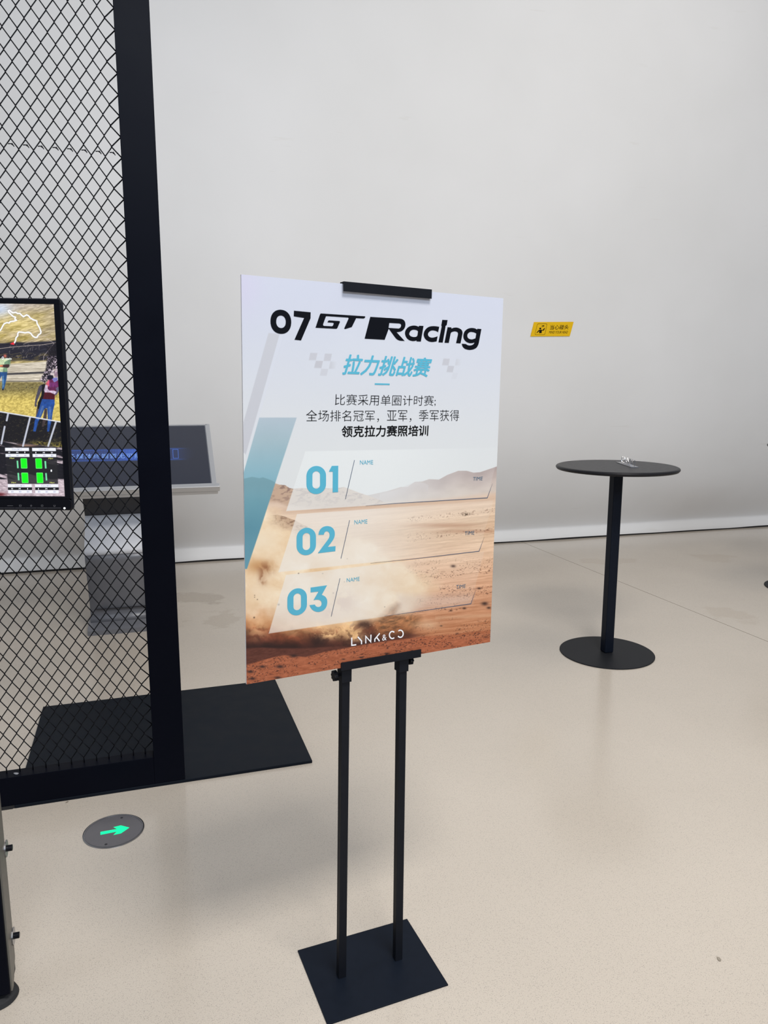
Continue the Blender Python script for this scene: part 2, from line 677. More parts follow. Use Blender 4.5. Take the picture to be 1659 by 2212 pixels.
class Paint:
    def __init__(s, X, Y, base=(255, 255, 255)):
        s.X, s.Y = X, Y
        s.c = np.ones((len(X), 3)) * np.array(base, float)

    def mix(s, col, m):
        col = np.asarray(col, float)
        s.c = s.c * (1 - m[:, None]) + (col if col.ndim > 1 else col[None, :]) * m[:, None]

    def poly(s, pts, soft=.7):
        X, Y = s.X, s.Y
        xs, ys = [p[0] for p in pts], [p[1] for p in pts]
        out = np.zeros(len(X))
        idx = np.nonzero((X > min(xs) - 3 * soft) & (X < max(xs) + 3 * soft) & (Y > min(ys) - 3 * soft) & (Y < max(ys) + 3 * soft))[0]
        if len(idx) == 0:
            return out
        x, y = X[idx], Y[idx]
        ins = np.zeros(len(idx), bool)
        d = np.full(len(idx), 1e9)
        n = len(pts)
        for i in range(n):
            x0, y0 = pts[i]
            x1, y1 = pts[(i + 1) % n]
            if y0 != y1:
                cr_ = ((y0 > y) != (y1 > y)) & (x < (x1 - x0) * (y - y0) / (y1 - y0) + x0)
                ins ^= cr_
            dx, dy = x1 - x0, y1 - y0
            t = np.clip(((x - x0) * dx + (y - y0) * dy) / (dx * dx + dy * dy + 1e-9), 0, 1)
            d = np.minimum(d, np.hypot(x - x0 - t * dx, y - y0 - t * dy))
        sd = np.where(ins, d, -d)
        out[idx] = np.clip(sd / soft * .5 + .5, 0, 1)
        return out

    def line(s, pts, w, soft=.5):
        X, Y = s.X, s.Y
        xs, ys = [p[0] for p in pts], [p[1] for p in pts]
        out = np.zeros(len(X))
        idx = np.nonzero((X > min(xs) - w - 2) & (X < max(xs) + w + 2) & (Y > min(ys) - w - 2) & (Y < max(ys) + w + 2))[0]
        if len(idx) == 0:
            return out
        x, y = X[idx], Y[idx]
        d = np.full(len(idx), 1e9)
        for (x0, y0), (x1, y1) in zip(pts[:-1], pts[1:]):
            dx, dy = x1 - x0, y1 - y0
            t = np.clip(((x - x0) * dx + (y - y0) * dy) / (dx * dx + dy * dy + 1e-9), 0, 1)
            d = np.minimum(d, np.hypot(x - x0 - t * dx, y - y0 - t * dy))
        out[idx] = np.clip((w / 2 - d) / soft * .5 + .5, 0, 1)
        return out

    def blob(s, cx, cy, rx, ry, p=1.0):
        return np.exp(-(((s.X - cx) / rx) ** 2 + ((s.Y - cy) / ry) ** 2) * p)

    def linear(s):
        v = np.clip(s.c, 0, 255) / 255
        return np.where(v <= .04045, v / 12.92, ((v + .055) / 1.055) ** 2.4)


def print_sheet(name, F, xs, ys, paint, gain, material, parent, z=0.):
    """dense flat sheet carrying a printed picture as colours of its points"""
    nx, ny = len(xs), len(ys)
    gx, gy = np.meshgrid(xs, ys)
    gx, gy = gx.ravel(), gy.ravel()
    Fm = np.array(F)
    P = Fm[:3, 3] + gx[:, None] * Fm[:3, 0] + gy[:, None] * Fm[:3, 1] + z * Fm[:3, 2]
    q = P - np.array(EYE)
    zc = q @ np.array(FWD)
    X = PW / 2 + FOC * (q @ np.array(RIGHT)) / zc
    Y = PH / 2 + FOC * (q @ np.array(DOWN)) / zc
    pa = paint(X, Y)
    lin = pa.linear() * np.array(gain)
    me = bpy.data.meshes.new(name)
    inv = np.array(world_of(parent).inverted())
    co = P @ inv[:3, :3].T + inv[:3, 3]
    nf = (nx - 1) * (ny - 1)
    me.vertices.add(nx * ny)
    me.vertices.foreach_set('co', co.astype(np.float32).ravel())
    i, j = np.meshgrid(np.arange(nx - 1), np.arange(ny - 1))
    a = (j * nx + i).ravel()
    quads = np.stack([a, a + 1, a + 1 + nx, a + nx], 1).astype(np.int32)
    me.loops.add(nf * 4)
    me.loops.foreach_set('vertex_index', quads.ravel())
    me.polygons.add(nf)
    me.polygons.foreach_set('loop_start', np.arange(nf, dtype=np.int32) * 4)
    me.update(calc_edges=True)
    at = me.color_attributes.new('print', 'FLOAT_COLOR', 'POINT')
    at.data.foreach_set('color', np.concatenate([lin, np.ones((len(lin), 1))], 1).astype(np.float32).ravel())
    me.materials.append(material)
    o = bpy.data.objects.new(name, me)
    COL.objects.link(o)
    o.parent = parent
    return o


# ================================================================== STRUCTURE
WYAW = .283
WD = 6.3242
WF = yawframe((0, 0, 0), WYAW)     # wall frame: x along the wall, y depth
w_n = Vector((-math.sin(WYAW), math.cos(WYAW), 0))
w_u = Vector((math.cos(WYAW), math.sin(WYAW), 0))

# floor: two cast slabs with a recessed joint between them
g0 = Vector((1.36, 6.784, 0))
gd = Vector((2.244 - 1.36, 4.229 - 6.784, 0)).normalized()
gp = Vector((-gd.y, gd.x, 0))          # to the right-hand side
FL = G()


def fpt(along, side, z=0):
    v = g0 + gd * along + gp * side
    return (v.x, v.y, z)


hw = .0022
for (a, b, za, zb) in ((-9, -hw, 0, 0), (-hw, -hw, 0, -.0012), (-hw, hw, -.0012, -.0012), (hw, hw, -.0012, 0), (hw, 9, 0, 0)):
    FL.add([fpt(-1.2, a, za), fpt(-1.2, b, zb), fpt(11, b, zb), fpt(11, a, za)], [(0, 1, 2, 3)])
fo = build('floor', FL.v, FL.f, M['floor'])
fo.data.materials.append(M['groove'])
for p in fo.data.polygons:
    if abs(p.center.z) > .0005:
        p.material_index = 1
tag(fo, kind='structure')

# back wall: soft bulged profile close to the floor
rows = [(6.2, -.37), (4.5, -.37), (3.2, -.37), (2.4, -.37), (1.9, -.368), (1.6, -.364), (1.35, -.354), (1.15, -.337), (.95, -.306), (.78, -.266), (.62, -.213), (.48, -.155), (.36, -.093), (.25, -.027), (.17, .026),
        (.128, .052), (.114, .058), (.104, .056), (.094, .048), (.075, .030), (.05, .012), (.03, .002), (.016, .0)]
xs_ = np.arange(-9, 12.01, .12)
vs, fs = [], []
for k, (z, dv) in enumerate(rows):
    for i, x in enumerate(xs_):
        wob = noise.noise(Vector((x * 1.3, z * 2.0, 3.1))) * .010 * min(1, max(0, (1.3 - z)))
        wz = noise.noise(Vector((x * 1.1, 9.1, 0))) * .006 if z < .13 else 0
        if k == len(rows) - 1:
            wz = noise.noise(Vector((x * 2.2, 4.4, 0))) * .006
        v = w_u * x + w_n * (WD + dv + wob)
        vs.append((v.x, v.y, z + wz))
nX = len(xs_)
for k in range(len(rows) - 1):
    for i in range(nX - 1):
        fs.append((k * nX + i, k * nX + i + 1, (k + 1) * nX + i + 1, (k + 1) * nX + i))
wb = build('wall_back', vs, fs, M['wall'], smooth=True)
tag(wb, kind='structure')
tb = G(WF).box(-9, 12, WD + .010, WD + .10, 0, .024).out('trim_1', M['gap'])
tag(tb, kind='structure')

# ================================================================== MESH PARTITION
PYAW = .31
PF = yawframe((0, 0, 0), PYAW)
pu = Vector((math.cos(PYAW), math.sin(PYAW), 0))
pv = Vector((-math.sin(PYAW), math.cos(PYAW), 0))
V0 = 2.7475
ULEFT = -1.30
part = thing('mesh_partition', yawframe(pu * -.20 + pv * (V0 + .03), PYAW),
             'tall black framed chain-link partition standing on a black floor plate at left', 'partition')
o = G(PF).box(-.493, .5835, V0, V0 + .865, 0, .012).out('floor_plate', M['plate_black'], part, bevel=.002)
tag(o, label='flat black rectangular plate under the partition')
for (a, b) in ((-.0155, .0942), (ULEFT, ULEFT + .11)):
    G(PF).box(a, b, V0 + .002, V0 + .062, .012, 3.05).out('post', M['black_frame'], part, bevel=.0015)
for (a, b) in ((.012, .1185), (2.94, 3.05)):
    G(PF).box(ULEFT + .11, -.0155, V0 + .002, V0 + .062, a, b).out('rail', M['black_frame'], part, bevel=.0015)
o = G(PF)
random.seed(4)
x = ULEFT
while x < -.49:
    w = random.uniform(.03, .09)
    o.box(x, min(x + w, -.4935), V0 + random.uniform(-.001, .004), V0 + .055, 0, .0118)
    x += w
o.out('shim', M['rubber'], part)

WIRE_V = V0 + .040
BX = -.0222
HP = .02145
T = .064
ZB = .1370
wire_meshes = []


def wire_mesh(kind):
    """zigzag wire between x=0 and x=-HP ; kind 0: bottom bend on the right (x=0), kind 1: on the left"""
    pts = []
    n = 88
    e = .0007
    for i in range(n):
        right = (i % 2 == 0) ^ (kind == 1)
        x = 0.0004 if right else -HP - .0004
        z = ZB + i * T / 2
        dv = .0019
        # wire passes through the hook, changing depth
        if i == 0:
            pts.append((x, 0, ZB - .021))
            pts.append((x, 0, ZB - .004))
            pts.append((x, -dv if right else dv, z + e))
        else:
            pts.append((x, dv if right else -dv, z - e))
            pts.append((x, -dv if right else dv, z + e))
    g = G()
    g.tube(pts, .00185, 6)
    me = bpy.data.meshes.new('wire')
    me.from_pydata([tuple(v) for v in g.v], [], g.f)
    me.materials.append(M['black_wire'])
    for p in me.polygons:
        p.use_smooth = True
    return me


wm = [wire_mesh(0), wire_mesh(1)]
j = 0
inv = world_of(part).inverted()
x = BX
while x - HP > ULEFT + .11:
    ob = bpy.data.objects.new('wire', wm[1 if j % 2 == 0 else 0])
    ob.parent = part
    ob.matrix_basis = inv @ yawframe(pu * (x if j else -.0150) + pv * WIRE_V, PYAW) @ Matrix.Diagonal((1 if j else (.0437 - .0150) / HP, 1, 1, 1))
    COL.objects.link(ob)
    x -= HP
    j += 1
# the row of hooks where two rolls of mesh join
hk = G()
hk.tube([(-.010, -.002, .0035), (-.002, -.003, .0042), (.006, -.003, -.001)], .0017, 6).tube([(.001, -.004, .006), (.007, -.002, -.004)], .0015, 5)
hm = bpy.data.meshes.new('splice_hook')
hm.from_pydata([tuple(v) for v in hk.v], [], hk.f)
hm.materials.append(M['black_wire'])
zsp = ZB + T * 33 - .018
for k in range(28):
    ob = bpy.data.objects.new('splice_hook', hm)
    ob.parent = part
    ob.matrix_basis = inv @ yawframe(pu * (BX - .0215 * (2 * k + 1) + .003) + pv * WIRE_V + Vector((0, 0, 2.227 if k % 1 == 0 else 2.2)), PYAW)
    COL.objects.link(ob)

# ================================================================== POSTER STAND AND BOARD
PS = .9627
pyaw, ptilt, proll = .4977, .010, -.0204
n0 = Vector((-math.sin(pyaw), math.cos(pyaw), 0))
u0 = Vector((math.cos(pyaw), math.sin(pyaw), 0))
up0 = math.cos(ptilt) * Vector((0, 0, 1)) + math.sin(ptilt) * n0
pu2 = math.cos(proll) * u0 + math.sin(proll) * up0
pv2 = -math.sin(proll) * u0 + math.cos(proll) * up0
pc = EYE + (Vector((-.0062, 1.8008, 1.2623)) - EYE) * PS
BF = frame(pc, pu2, pv2)                 # board frame: x right, y up, z towards the viewer; origin at the board's centre
HWD, HHT = .3409 * PS, .45 * PS
pn = Vector((BF[0][2], BF[1][2], BF[2][2]))
BFi = BF.inverted()


def bp_(px, py):
    v = BFi @ on_plane(px, py, pc, pn)
    return (v.x, v.y)


def bmap(pts, ox, oy, sc):
    return [bp_(ox + x / sc, oy + y / sc) for x, y in pts]


STF = yawframe((-.0314, 1.7308, 0), .3891)
stand = thing('poster_stand', STF, 'black metal twin-post poster stand with square base plate and clamp bars', 'poster stand')
bw, bd = .3193, .2548
G(STF).box(-bw / 2, bw / 2, -bd / 2, bd / 2, 0, .004).out('base_plate', M['stand_base'], stand, bevel=.0008)
# posts rise from the base plate to behind the board, leaning very slightly with it
top_y = .4510 * PS
for sgn, (fx, fy), uc in ((-1, (740, 2113), -.0861 * PS), (1, (862, 2075), .0755 * PS)):
    foot = on_plane(fx, fy, (0, 0, .004), Vector((0, 0, 1)))
    fu, fv = Vector((math.cos(.40), math.sin(.40), 0)), Vector((-math.sin(.40), math.cos(.40), 0))
    foot = foot + fv * .010
    tops = [BF @ Vector((uc + a * .010, top_y, -.0165 + b * .0095)) for a, b in ((-1, 1), (1, 1), (1, -1), (-1, -1))]
    mids = [BF @ Vector((uc + a * .010, -.456 * PS, -.0165 + b * .0095)) for a, b in ((-1, 1), (1, 1), (1, -1), (-1, -1))]
    feet = [foot + fu * (a * .010) - fv * (b * .0095) for a, b in ((-1, 1), (1, 1), (1, -1), (-1, -1))]
    g = G()
    g.add(feet + mids + tops, [(0, 1, 5, 4), (1, 2, 6, 5), (2, 3, 7, 6), (3, 0, 4, 7), (4, 5, 9, 8), (5, 6, 10, 9), (6, 7, 11, 10), (7, 4, 8, 11),
                               (3, 2, 1, 0), (8, 9, 10, 11)])
    g.out('post', M['stand_black'], stand, bevel=.0006)
    sl = G(BF).box(uc - .0128, uc + .0128, -.4915 * PS, -.4575 * PS, -.0295, -.0035).out('sleeve', M['stand_black'], stand, bevel=.0005)
    # lobed tightening knob on the outer side
    kb = G(BF)
    kx = uc + sgn * .0128
    ky, kz = (-.474 if sgn < 0 else -.4665) * PS, -.0165
    kb.lathe([(.0035, 0), (.0035, .008)], 12, 'x', (kx if sgn > 0 else kx - .008, ky, kz))
    kn = []
    for i in range(48):
        a = 2 * math.pi * i / 48
        r = .0112 + .0014 * math.cos(8 * a)
        kn.append((r * math.cos(a), r * math.sin(a)))
    x0, x1 = (kx + .007, kx + .017) if sgn > 0 else (kx - .017, kx - .007)
    vs_ = [(x0, ky + p[0], kz + p[1]) for p in kn] + [((x0 * .8 + x1 * .2), ky + p[0] * 1.08, kz + p[1] * 1.08) for p in kn] + \
          [((x0 * .2 + x1 * .8), ky + p[0] * 1.08, kz + p[1] * 1.08) for p in kn] + [(x1, ky + p[0] * .85, kz + p[1] * .85) for p in kn]
    fs_ = [tuple(range(48))[::-1], tuple(range(144, 192))]
    for q in range(3):
        fs_ += [(q * 48 + i, q * 48 + (i + 1) % 48, (q + 1) * 48 + (i + 1) % 48, (q + 1) * 48 + i) for i in range(48)]
    kb.add(vs_, fs_)
    kb.out('knob', M['plastic'], stand)
# lower channel bar and upper clamp: folded sheet profiles (prisms along x)


def channel(name, x0, x1, prof):
    g = G(BF)
    n = len(prof)
    g.add([(x0, p[0], p[1]) for p in prof] + [(x1, p[0], p[1]) for p in prof],
          [tuple(range(n)), tuple(range(n, 2 * n))[::-1]] + [(i, (i + 1) % n, n + (i + 1) % n, n + i) for i in range(n)])
    return g.out(name, M['stand_black'], stand, bevel=.0004)


yb = -.45 * PS
channel('lower_bar', -.1050 * PS, .1206 * PS, [(yb + .0135, .0012), (yb + .0135, .0042), (yb - .0062, .0042), (yb - .0062, -.0275), (yb - .001, -.0275), (yb - .001, .0012)])
yt = .45 * PS
channel('upper_clamp', -.1072 * PS, .1243 * PS, [(yt - .0165, .0050), (yt - .0165, .0075), (yt + .0040, .0075), (yt + .0040, -.0120), (yt + .0012, -.0120), (yt + .0012, .0050)])

board = thing('poster_board', BF @ Matrix.Translation((0, -HHT, -.0025)),
              'white rally challenge poster with desert photo and three numbered rows, on the black stand', 'poster')
G(BF).box(-HWD, HWD, -HHT, HHT, -.0052, -.0002).out('foam_board', M['board_edge'], board)

WHITE = np.array((212, 215, 233.))


def paint_poster(X, Y):
    P = Paint(X, Y)
    n1 = fbm(X / 60, Y / 60, 4, 1)
    # sky
    t = sstep(600, 1060, Y)[:, None]
    P.c = np.array((211, 214, 233.)) * (1 - t) + np.array((229, 230, 234.)) * t
    P.mix((214, 208, 236), P.blob(525, 620, 40, 60) * .6)
    P.mix((222, 226, 238), P.blob(820, 760, 160, 60) * .35)
    # grey slanting band and pale stripe
    P.mix((203, 203, 214), P.poly([(580, 719), (604, 722), (531, 982), (524, 975), (526, 912)]) * .9)
    P.mix((221, 223, 238), P.poly([(604, 722), (612, 722), (560, 902), (531, 1003), (531, 982)]) * .35)
    # chequers beside the title
    def ck(pts, a, col=(199, 198, 209)):
        P.mix(col, P.poly([(640 + x / 4.3658, 750 + y / 4.3658) for x, y in pts]) * a)
    ck([(132, 53), (200, 55), (185, 123), (118, 123)], .75)
    ck([(270, 60), (337, 62), (322, 130), (258, 130)], .75)
    ck([(185, 128), (252, 130), (236, 198), (168, 195)], .95)
    fade = 1 - sstep(712, 728, X) * .85
    P.mix((200, 200, 210), P.poly([(640 + x / 4.3658, 750 + y / 4.3658) for x, y in [(322, 135), (383, 137), (368, 203), (307, 203)]]) * .65 * fade)
    ck([(237, 203), (302, 206), (286, 270), (222, 268)], .5)
    ck([(1388, 107), (1448, 109), (1436, 172), (1375, 170)], .8)
    fade = 1 - sstep(983, 998, X) * .9
    P.mix((203, 203, 213), P.poly([(640 + x / 4.3658, 750 + y / 4.3658) for x, y in [(1508, 110), (1562, 112), (1548, 172), (1497, 172)]]) * .55 * fade)
    ck([(1430, 175), (1490, 178), (1475, 238), (1417, 235)], .8)
    ck([(1478, 240), (1525, 243), (1510, 300), (1462, 300)], .18)
    # ---- far ridges
    hazy = fbm(X / 26 + Y / 60, Y / 14, 4, 11)
    rr = [(755, 1075), (799, 1069), (836, 1061), (866, 1052), (880, 1052), (896, 1041), (912, 1040), (927, 1035), (948, 1036), (966, 1026), (990, 1017), (1008, 1017), (1023, 1021), (1037, 1020),
          (1052, 1015), (1075, 1007), (1090, 1005)]
    ry_ = np.interp(X, [p[0] for p in rr], [p[1] for p in rr])
    m = sstep(-.7, .7, Y - ry_) * (X > 755)
    tt = sstep(0, 55, Y - ry_)[:, None]
    P.mix(np.array((180, 160, 158.)) * (1 - tt) + np.array((220, 202, 192.)) * tt + (hazy[:, None] - .5) * 22, m * .92)
    far2 = np.interp(X, [820, 850, 880, 900, 915, 930], [1066, 1060, 1048, 1040, 1043, 1050])
    P.mix((206, 193, 196), sstep(-.7, .7, Y - far2) * (X > 820) * (X < 925) * .5 * (1 - sstep(4, 22, Y - far2)))
    lr = [(520, 1034), (545, 1031), (560, 1034), (570, 1031), (585, 1038), (594, 1044), (604, 1047), (616, 1048), (625, 1054), (634, 1056), (650, 1054), (668, 1055), (690, 1052), (709, 1055), (730, 1054), (743, 1052),
          (757, 1057), (775, 1064), (799, 1072), (820, 1080), (850, 1094), (870, 1102)]
    ly = np.interp(X, [p[0] for p in lr], [p[1] for p in lr])
    m = sstep(-.7, .7, Y - ly) * (X < 868)
    rk = fbm(X / 9 + Y / 14, Y / 4.2, 5, 5, .6)
    rkc = np.array((203, 170, 148.)) * np.ones((len(X), 1))
    dk = sstep(.50, .62, rk)[:, None] * sstep(60, 5, Y - ly)[:, None]
    rkc = rkc * (1 - dk * .75) + np.array((138, 108, 100.)) * dk * .75
    P.mix(rkc, m * .96)
    # ---- plain
    plain_top = np.interp(X, [520, 600, 620, 700, 860, 960, 1080], [1082, 1085, 1092, 1100, 1085, 1078, 1062])
    g1 = (Y - plain_top)
    slope = (X - 800) * .11
    st = fbm(X / 80, (Y + slope) / 3.0, 5, 21, .6)
    st2 = fbm(X / 16, (Y + slope) / 1.3, 4, 31, .6)
    pl = np.stack([np.interp(g1, [0, 30, 70, 130, 200, 280, 330], v) for v in ((230, 240, 226, 240, 224, 200, 182), (202, 210, 190, 200, 168, 134, 108), (184, 186, 160, 170, 134, 96, 72))], 1)
    amp = np.interp(g1, [0, 40, 200, 330], [10, 38, 46, 60])[:, None]
    pl = pl + (st[:, None] - .5) * amp * np.array((1.1, 1.15, 1.1)) + (st2[:, None] - .5) * amp * .6
    P.mix(pl, sstep(-6, 6, Y - plain_top))
    P.mix((205, 165, 138), np.exp(-((Y - (1092 - (X - 800) * .06)) / 7) ** 2) * (X > 560) * .35)
    # mid ridges left of the panels
    m2 = np.interp(X, [520, 573, 585, 600, 615, 637, 660], [1133, 1119, 1113, 1112, 1116, 1124, 1136])
    rk2 = fbm(X / 7, Y / 4, 5, 77, .6)
    P.mix(np.array((196, 162, 136.)) - sstep(.5, .62, rk2)[:, None] * np.array((58, 58, 52.)), sstep(-.8, .8, Y - m2) * (X < 665) * (1 - sstep(8, 40, Y - m2)) * .9)
    # strips of stones on the plain
    pe = vnoise(X / 2.6, (Y + slope) / 1.7, 91)
    for (ya, yb_, wdt, th) in ((1115, 1101, 5, .70), (1150, 1146, 5, .72), (1160, 1140, 4, .74)):
        yy = np.interp(X, [860, 1080], [ya + 10, yb_])
        P.mix((120, 82, 66), sstep(th, th + .1, pe) * np.exp(-((Y - yy) / wdt) ** 2) * (X > 880) * .55)
    P.mix((78, 58, 42), P.blob(1006, 1111, 9, 3.0) * sstep(.25, .6, vnoise(X / 1.8, Y / 1.8, 9)) * 1.0)
    P.mix((168, 112, 84), (P.blob(1020, 1148, 70, 4) + P.blob(960, 1135, 80, 5)) * .5)
    stone = sstep(.70, .80, vnoise(X / 2.3, (Y + slope) / 1.35, 55)) * sstep(.42, .62, fbm(X / 46, (Y + slope) / 12, 3, 56))
    P.mix((92, 56, 42), stone * sstep(1205, 1235, Y + slope * .3) * sstep(830, 900, X) * .60)
    for cx, cy, r in ((979, 1223, 4), (1047, 1304, 5.5), (1003, 1314, 3), (1056, 1313, 3.4), (1017, 1384, 3.6), (1049, 1376, 3.6), (988, 1369, 2.6), (840, 1232, 3), (1035, 1271, 3), (953, 1352, 2), (974, 1319, 2.4)):
        P.mix((66, 44, 38), P.blob(cx, cy, r * 1.3, r * .7) * .95)
    P.mix((216, 168, 134), np.exp(-((Y - np.interp(X, [940, 1080], [1335, 1328])) / 4) ** 2) * (X > 940) * .5)
    # ---- dust cloud
    wx, wy = fbm(X / 38, Y / 38, 4, 41) - .5, fbm(X / 38 + 9, Y / 38 + 4, 4, 43) - .5
    wx2, wy2 = fbm(X / 13, Y / 13, 3, 141) - .5, fbm(X / 13 + 9, Y / 13 + 4, 3, 143) - .5
    Xw, Yw = X + wx * 60, Y + wy * 60
    Xv, Yv = X + wx * 22 + wx2 * 7, Y + wy * 22 + wy2 * 7
    d = np.clip(1.3 * np.exp(-(((Xw - 640) / 190) ** 2 + ((Yw - 1265) / 100) ** 2)) + 1.1 * np.exp(-(((Xw - 800) / 120) ** 2 + ((Yw - 1268) / 66) ** 2))
                + 1.0 * np.exp(-(((Xw - 545) / 75) ** 2 + ((Yw - 1195) / 75) ** 2)), 0, 1.4)
    cl = fbm(Xv / 46, Yv / 36, 5, 51, .55)
    cc = np.array((250, 222, 190.)) + (cl[:, None] - .50) * np.array((40, 74, 104.))
    P.mix(cc, sstep(.22, .72, d))
    P.mix((250, 230, 206), P.blob(566, 1166, 38, 30) * .75)
    P.mix((251, 226, 200), P.blob(556, 1275, 28, 26) * .6)
    dk1 = sstep(.38, .66, fbm(Xv / 12, Yv / 20, 4, 8))
    P.mix((204, 148, 96), P.blob(556, 1222, 34, 14) * .7)
    P.mix((146, 90, 58), (P.blob(573, 1230, 15, 14) + P.blob(567, 1252, 8, 12)) * (.35 + .65 * dk1) * .85)
    # shaded lower left of the cloud
    sh_ = sstep(0, 1, (Y - 1292 - (X - 545) * .02 + wy * 50) / 62) * (1 - sstep(640, 770, X + wx * 60))
    P.mix(np.array((212, 148, 100.)) + (cl[:, None] - .5) * np.array((80, 90, 90.)), sh_ * .85)
    P.mix((228, 196, 178), P.blob(700, 1325, 90, 22) * .55)
    P.mix((206, 170, 154), (P.blob(742, 1300, 26, 22) + P.blob(716, 1325, 20, 12)) * sstep(.42, .60, fbm(Xv / 22, Yv / 18, 5, 63, .6)) * .85)
    # dark body under it, running to the plume
    low = np.interp(X, [520, 560, 620, 680, 760, 820, 880, 920], [1340, 1338, 1352, 1352, 1336, 1332, 1338, 1350])
    dark = sstep(0, 1, (Yv - low) / 26) * (1 - sstep(885, 915, X + (Y - 1345) * .55 + wx2 * 14))
    bil = fbm(Xv / 22, Yv / 15, 5, 61, .55)
    dc = np.stack([np.interp(Y - low, [0, 20, 40, 60], v) for v in ((168, 118, 80, 50), (98, 60, 38, 26), (58, 38, 28, 23))], 1)
    P.mix(dc * (1 + (bil[:, None] - .48) * 1.3), dark * .95)
    P.mix((46, 25, 24), (P.blob(690, 1384, 24, 14) + P.blob(600, 1398, 76, 8) + P.blob(800, 1378, 50, 12) * .8 + P.blob(786, 1350, 20, 9)) * .9 * (Y > 1334))
    rg = fbm(Xv / 10, Yv / 8, 4, 71, .6) * 1.5 - .22
    for cx, cy, rx, ry, a in ((748, 1354, 26, 15, 1.0), (712, 1368, 26, 12, .9), (768, 1372, 22, 12, .9), (690, 1352, 20, 8, .7), (640, 1366, 28, 12, .25), (556, 1362, 26, 18, .4), (836, 1350, 26, 12, .7), (880, 1342, 22, 10, .9)):
        b = P.blob(cx + 0, cy, rx, ry)
        P.mix(np.array((248, 198, 146.)) + (bil[:, None] - .5) * 60, np.clip(b * a * (.55 + .9 * sstep(.25, .7, rg)), 0, 1))
    # plume at the right-hand end
    pl_ = P.poly([(806, 1344), (828, 1328), (842, 1314), (858, 1304), (863, 1306), (858, 1324), (885, 1327), (908, 1333), (911, 1341), (896, 1350), (890, 1364), (850, 1382), (815, 1375)], 8)
    fr = fbm(Xv / 9 + Yv / 14, Yv / 5, 5, 81, .6)
    P.mix(np.array((152, 98, 64.)) * (1 + (fr[:, None] - .5) * 1.15), pl_ * .85)
    P.mix((84, 46, 32), P.blob(862, 1374, 34, 8) * .85)
    P.mix((242, 208, 176), P.blob(925, 1350, 26, 10) * .5)
    # flying grit
    gr_ = sstep(.86, .93, vnoise(X / 1.9, Y / 1.9, 101))
    P.mix((226, 178, 136), gr_ * (P.blob(685, 1364, 16, 12) + P.blob(808, 1352, 20, 12)) * .9)
    # ---- ground in front
    gt_ = np.interp(X, [520, 560, 600, 660, 720, 760, 800, 850, 880, 930, 1000, 1080], [1402, 1398, 1400, 1400, 1396, 1395, 1388, 1378, 1371, 1366, 1362, 1358])
    far = sstep(-2, 3, Y - gt_)
    nr = np.interp(X, [520, 560, 585, 612, 640, 660, 680, 700, 735, 800, 850, 880, 920, 980, 1080], [1440, 1428, 1421, 1415, 1417, 1419, 1414, 1408, 1402, 1390, 1383, 1379, 1374, 1369, 1358])
    g2 = fbm(X / 8, (Y + slope) / 2.2, 5, 111, .65)
    P.mix(np.array((96, 52, 42.)) + (g2[:, None] - .5) * np.array((44, 32, 28.)), far * (1 - sstep(860, 930, X)))
    near = sstep(-1.5, 2, Y - nr)
    nc = np.array((180, 102, 70.)) + (g2[:, None] - .5) * np.array((60, 48, 42.)) + (st2[:, None] - .5) * np.array((30, 24, 20.))
    P.mix(nc, near * .96 * np.clip(1.0 - .45 * sstep(900, 960, X) * (1 - sstep(1372, 1386, Y)), 0, 1))
    sh = sstep(.66, .78, vnoise(X / 2.4, (Y + slope * .8) / 1.3, 121)) * sstep(.38, .58, fbm(X / 30, Y / 8, 3, 122))
    P.mix((74, 40, 34), sh * near * .75)
    for cx, cy, r in ((567, 1440, 5), (605, 1440, 6), (600, 1464, 5), (541, 1451, 5), (545, 1466, 5), (836, 1412, 3.5), (780, 1420, 3), (742, 1424, 2.5), (635, 1417, 6)):
        P.mix((52, 34, 34), P.blob(cx, cy, r * 1.4, r * .55) * .9)
    # specks in the cloud
    for cx, cy, r in ((645, 1239, 1.4), (697, 1239, 1.1), (744, 1257, 1.0), (550, 1286, .9), (550, 1290, .9), (556, 1295, 1), (602, 1306, 2.0), (549, 1334, 1.6), (750, 1207, .9), (720, 1281, 1.2), (831, 1311, 1)):
        P.mix((70, 48, 40), P.blob(cx, cy, r, r) * .95)
    # ---- teal slanting panel
    tl = P.poly([(560, 902), (641, 902), (594.5, 1043.5), (563.4, 1140), (533.5, 1229), (526, 1229), (526, 1022)])
    ty = np.stack([np.interp(Y, [902, 950, 1000, 1030, 1080, 1140, 1228], v) for v in ((184, 172, 152, 141, 116, 98, 104), (198, 194, 187, 184, 164, 150, 156), (213, 207, 203, 202, 181, 170, 178))], 1)
    P.mix(ty + (n1[:, None] - .5) * 8, tl)
    tm_ = np.interp(X, [520, 531, 545, 560, 568, 585, 600], [1036, 1033, 1030, 1033, 1031, 1037, 1045])
    P.mix((118, 158, 172), tl * sstep(-1, 1, Y - tm_) * (1 - sstep(10, 60, Y - tm_)) * .75)
    # ---- translucent panels
    for pts, f0, f1 in (([(660, 975), (1080, 967), (1052.5, 1075.4), (618.5, 1104)], 800, 1060), ([(642, 1110.4), (860, 1095.6), (1066, 1081), (1034.8, 1190.7), (601.8, 1236)], 760, 1000),
                        ([(618.4, 1241.8), (760, 1226), (1046, 1191), (1017.1, 1304.2), (580.7, 1368.6)], 740, 960)):
        a = P.poly(pts)
        fd = 1 - sstep(f0, f1, X) * .80
        P.mix((240, 242, 246) if f0 == 800 else (246, 238, 234), a * fd * .70)
        P.mix((246, 244, 246), P.line([pts[-1], pts[0]], 1.0) * .35)
    P.mix((214, 196, 194), P.poly([(860, 1285), (1022, 1285), (1017, 1304), (860, 1326)], 8) * .35)
    return P


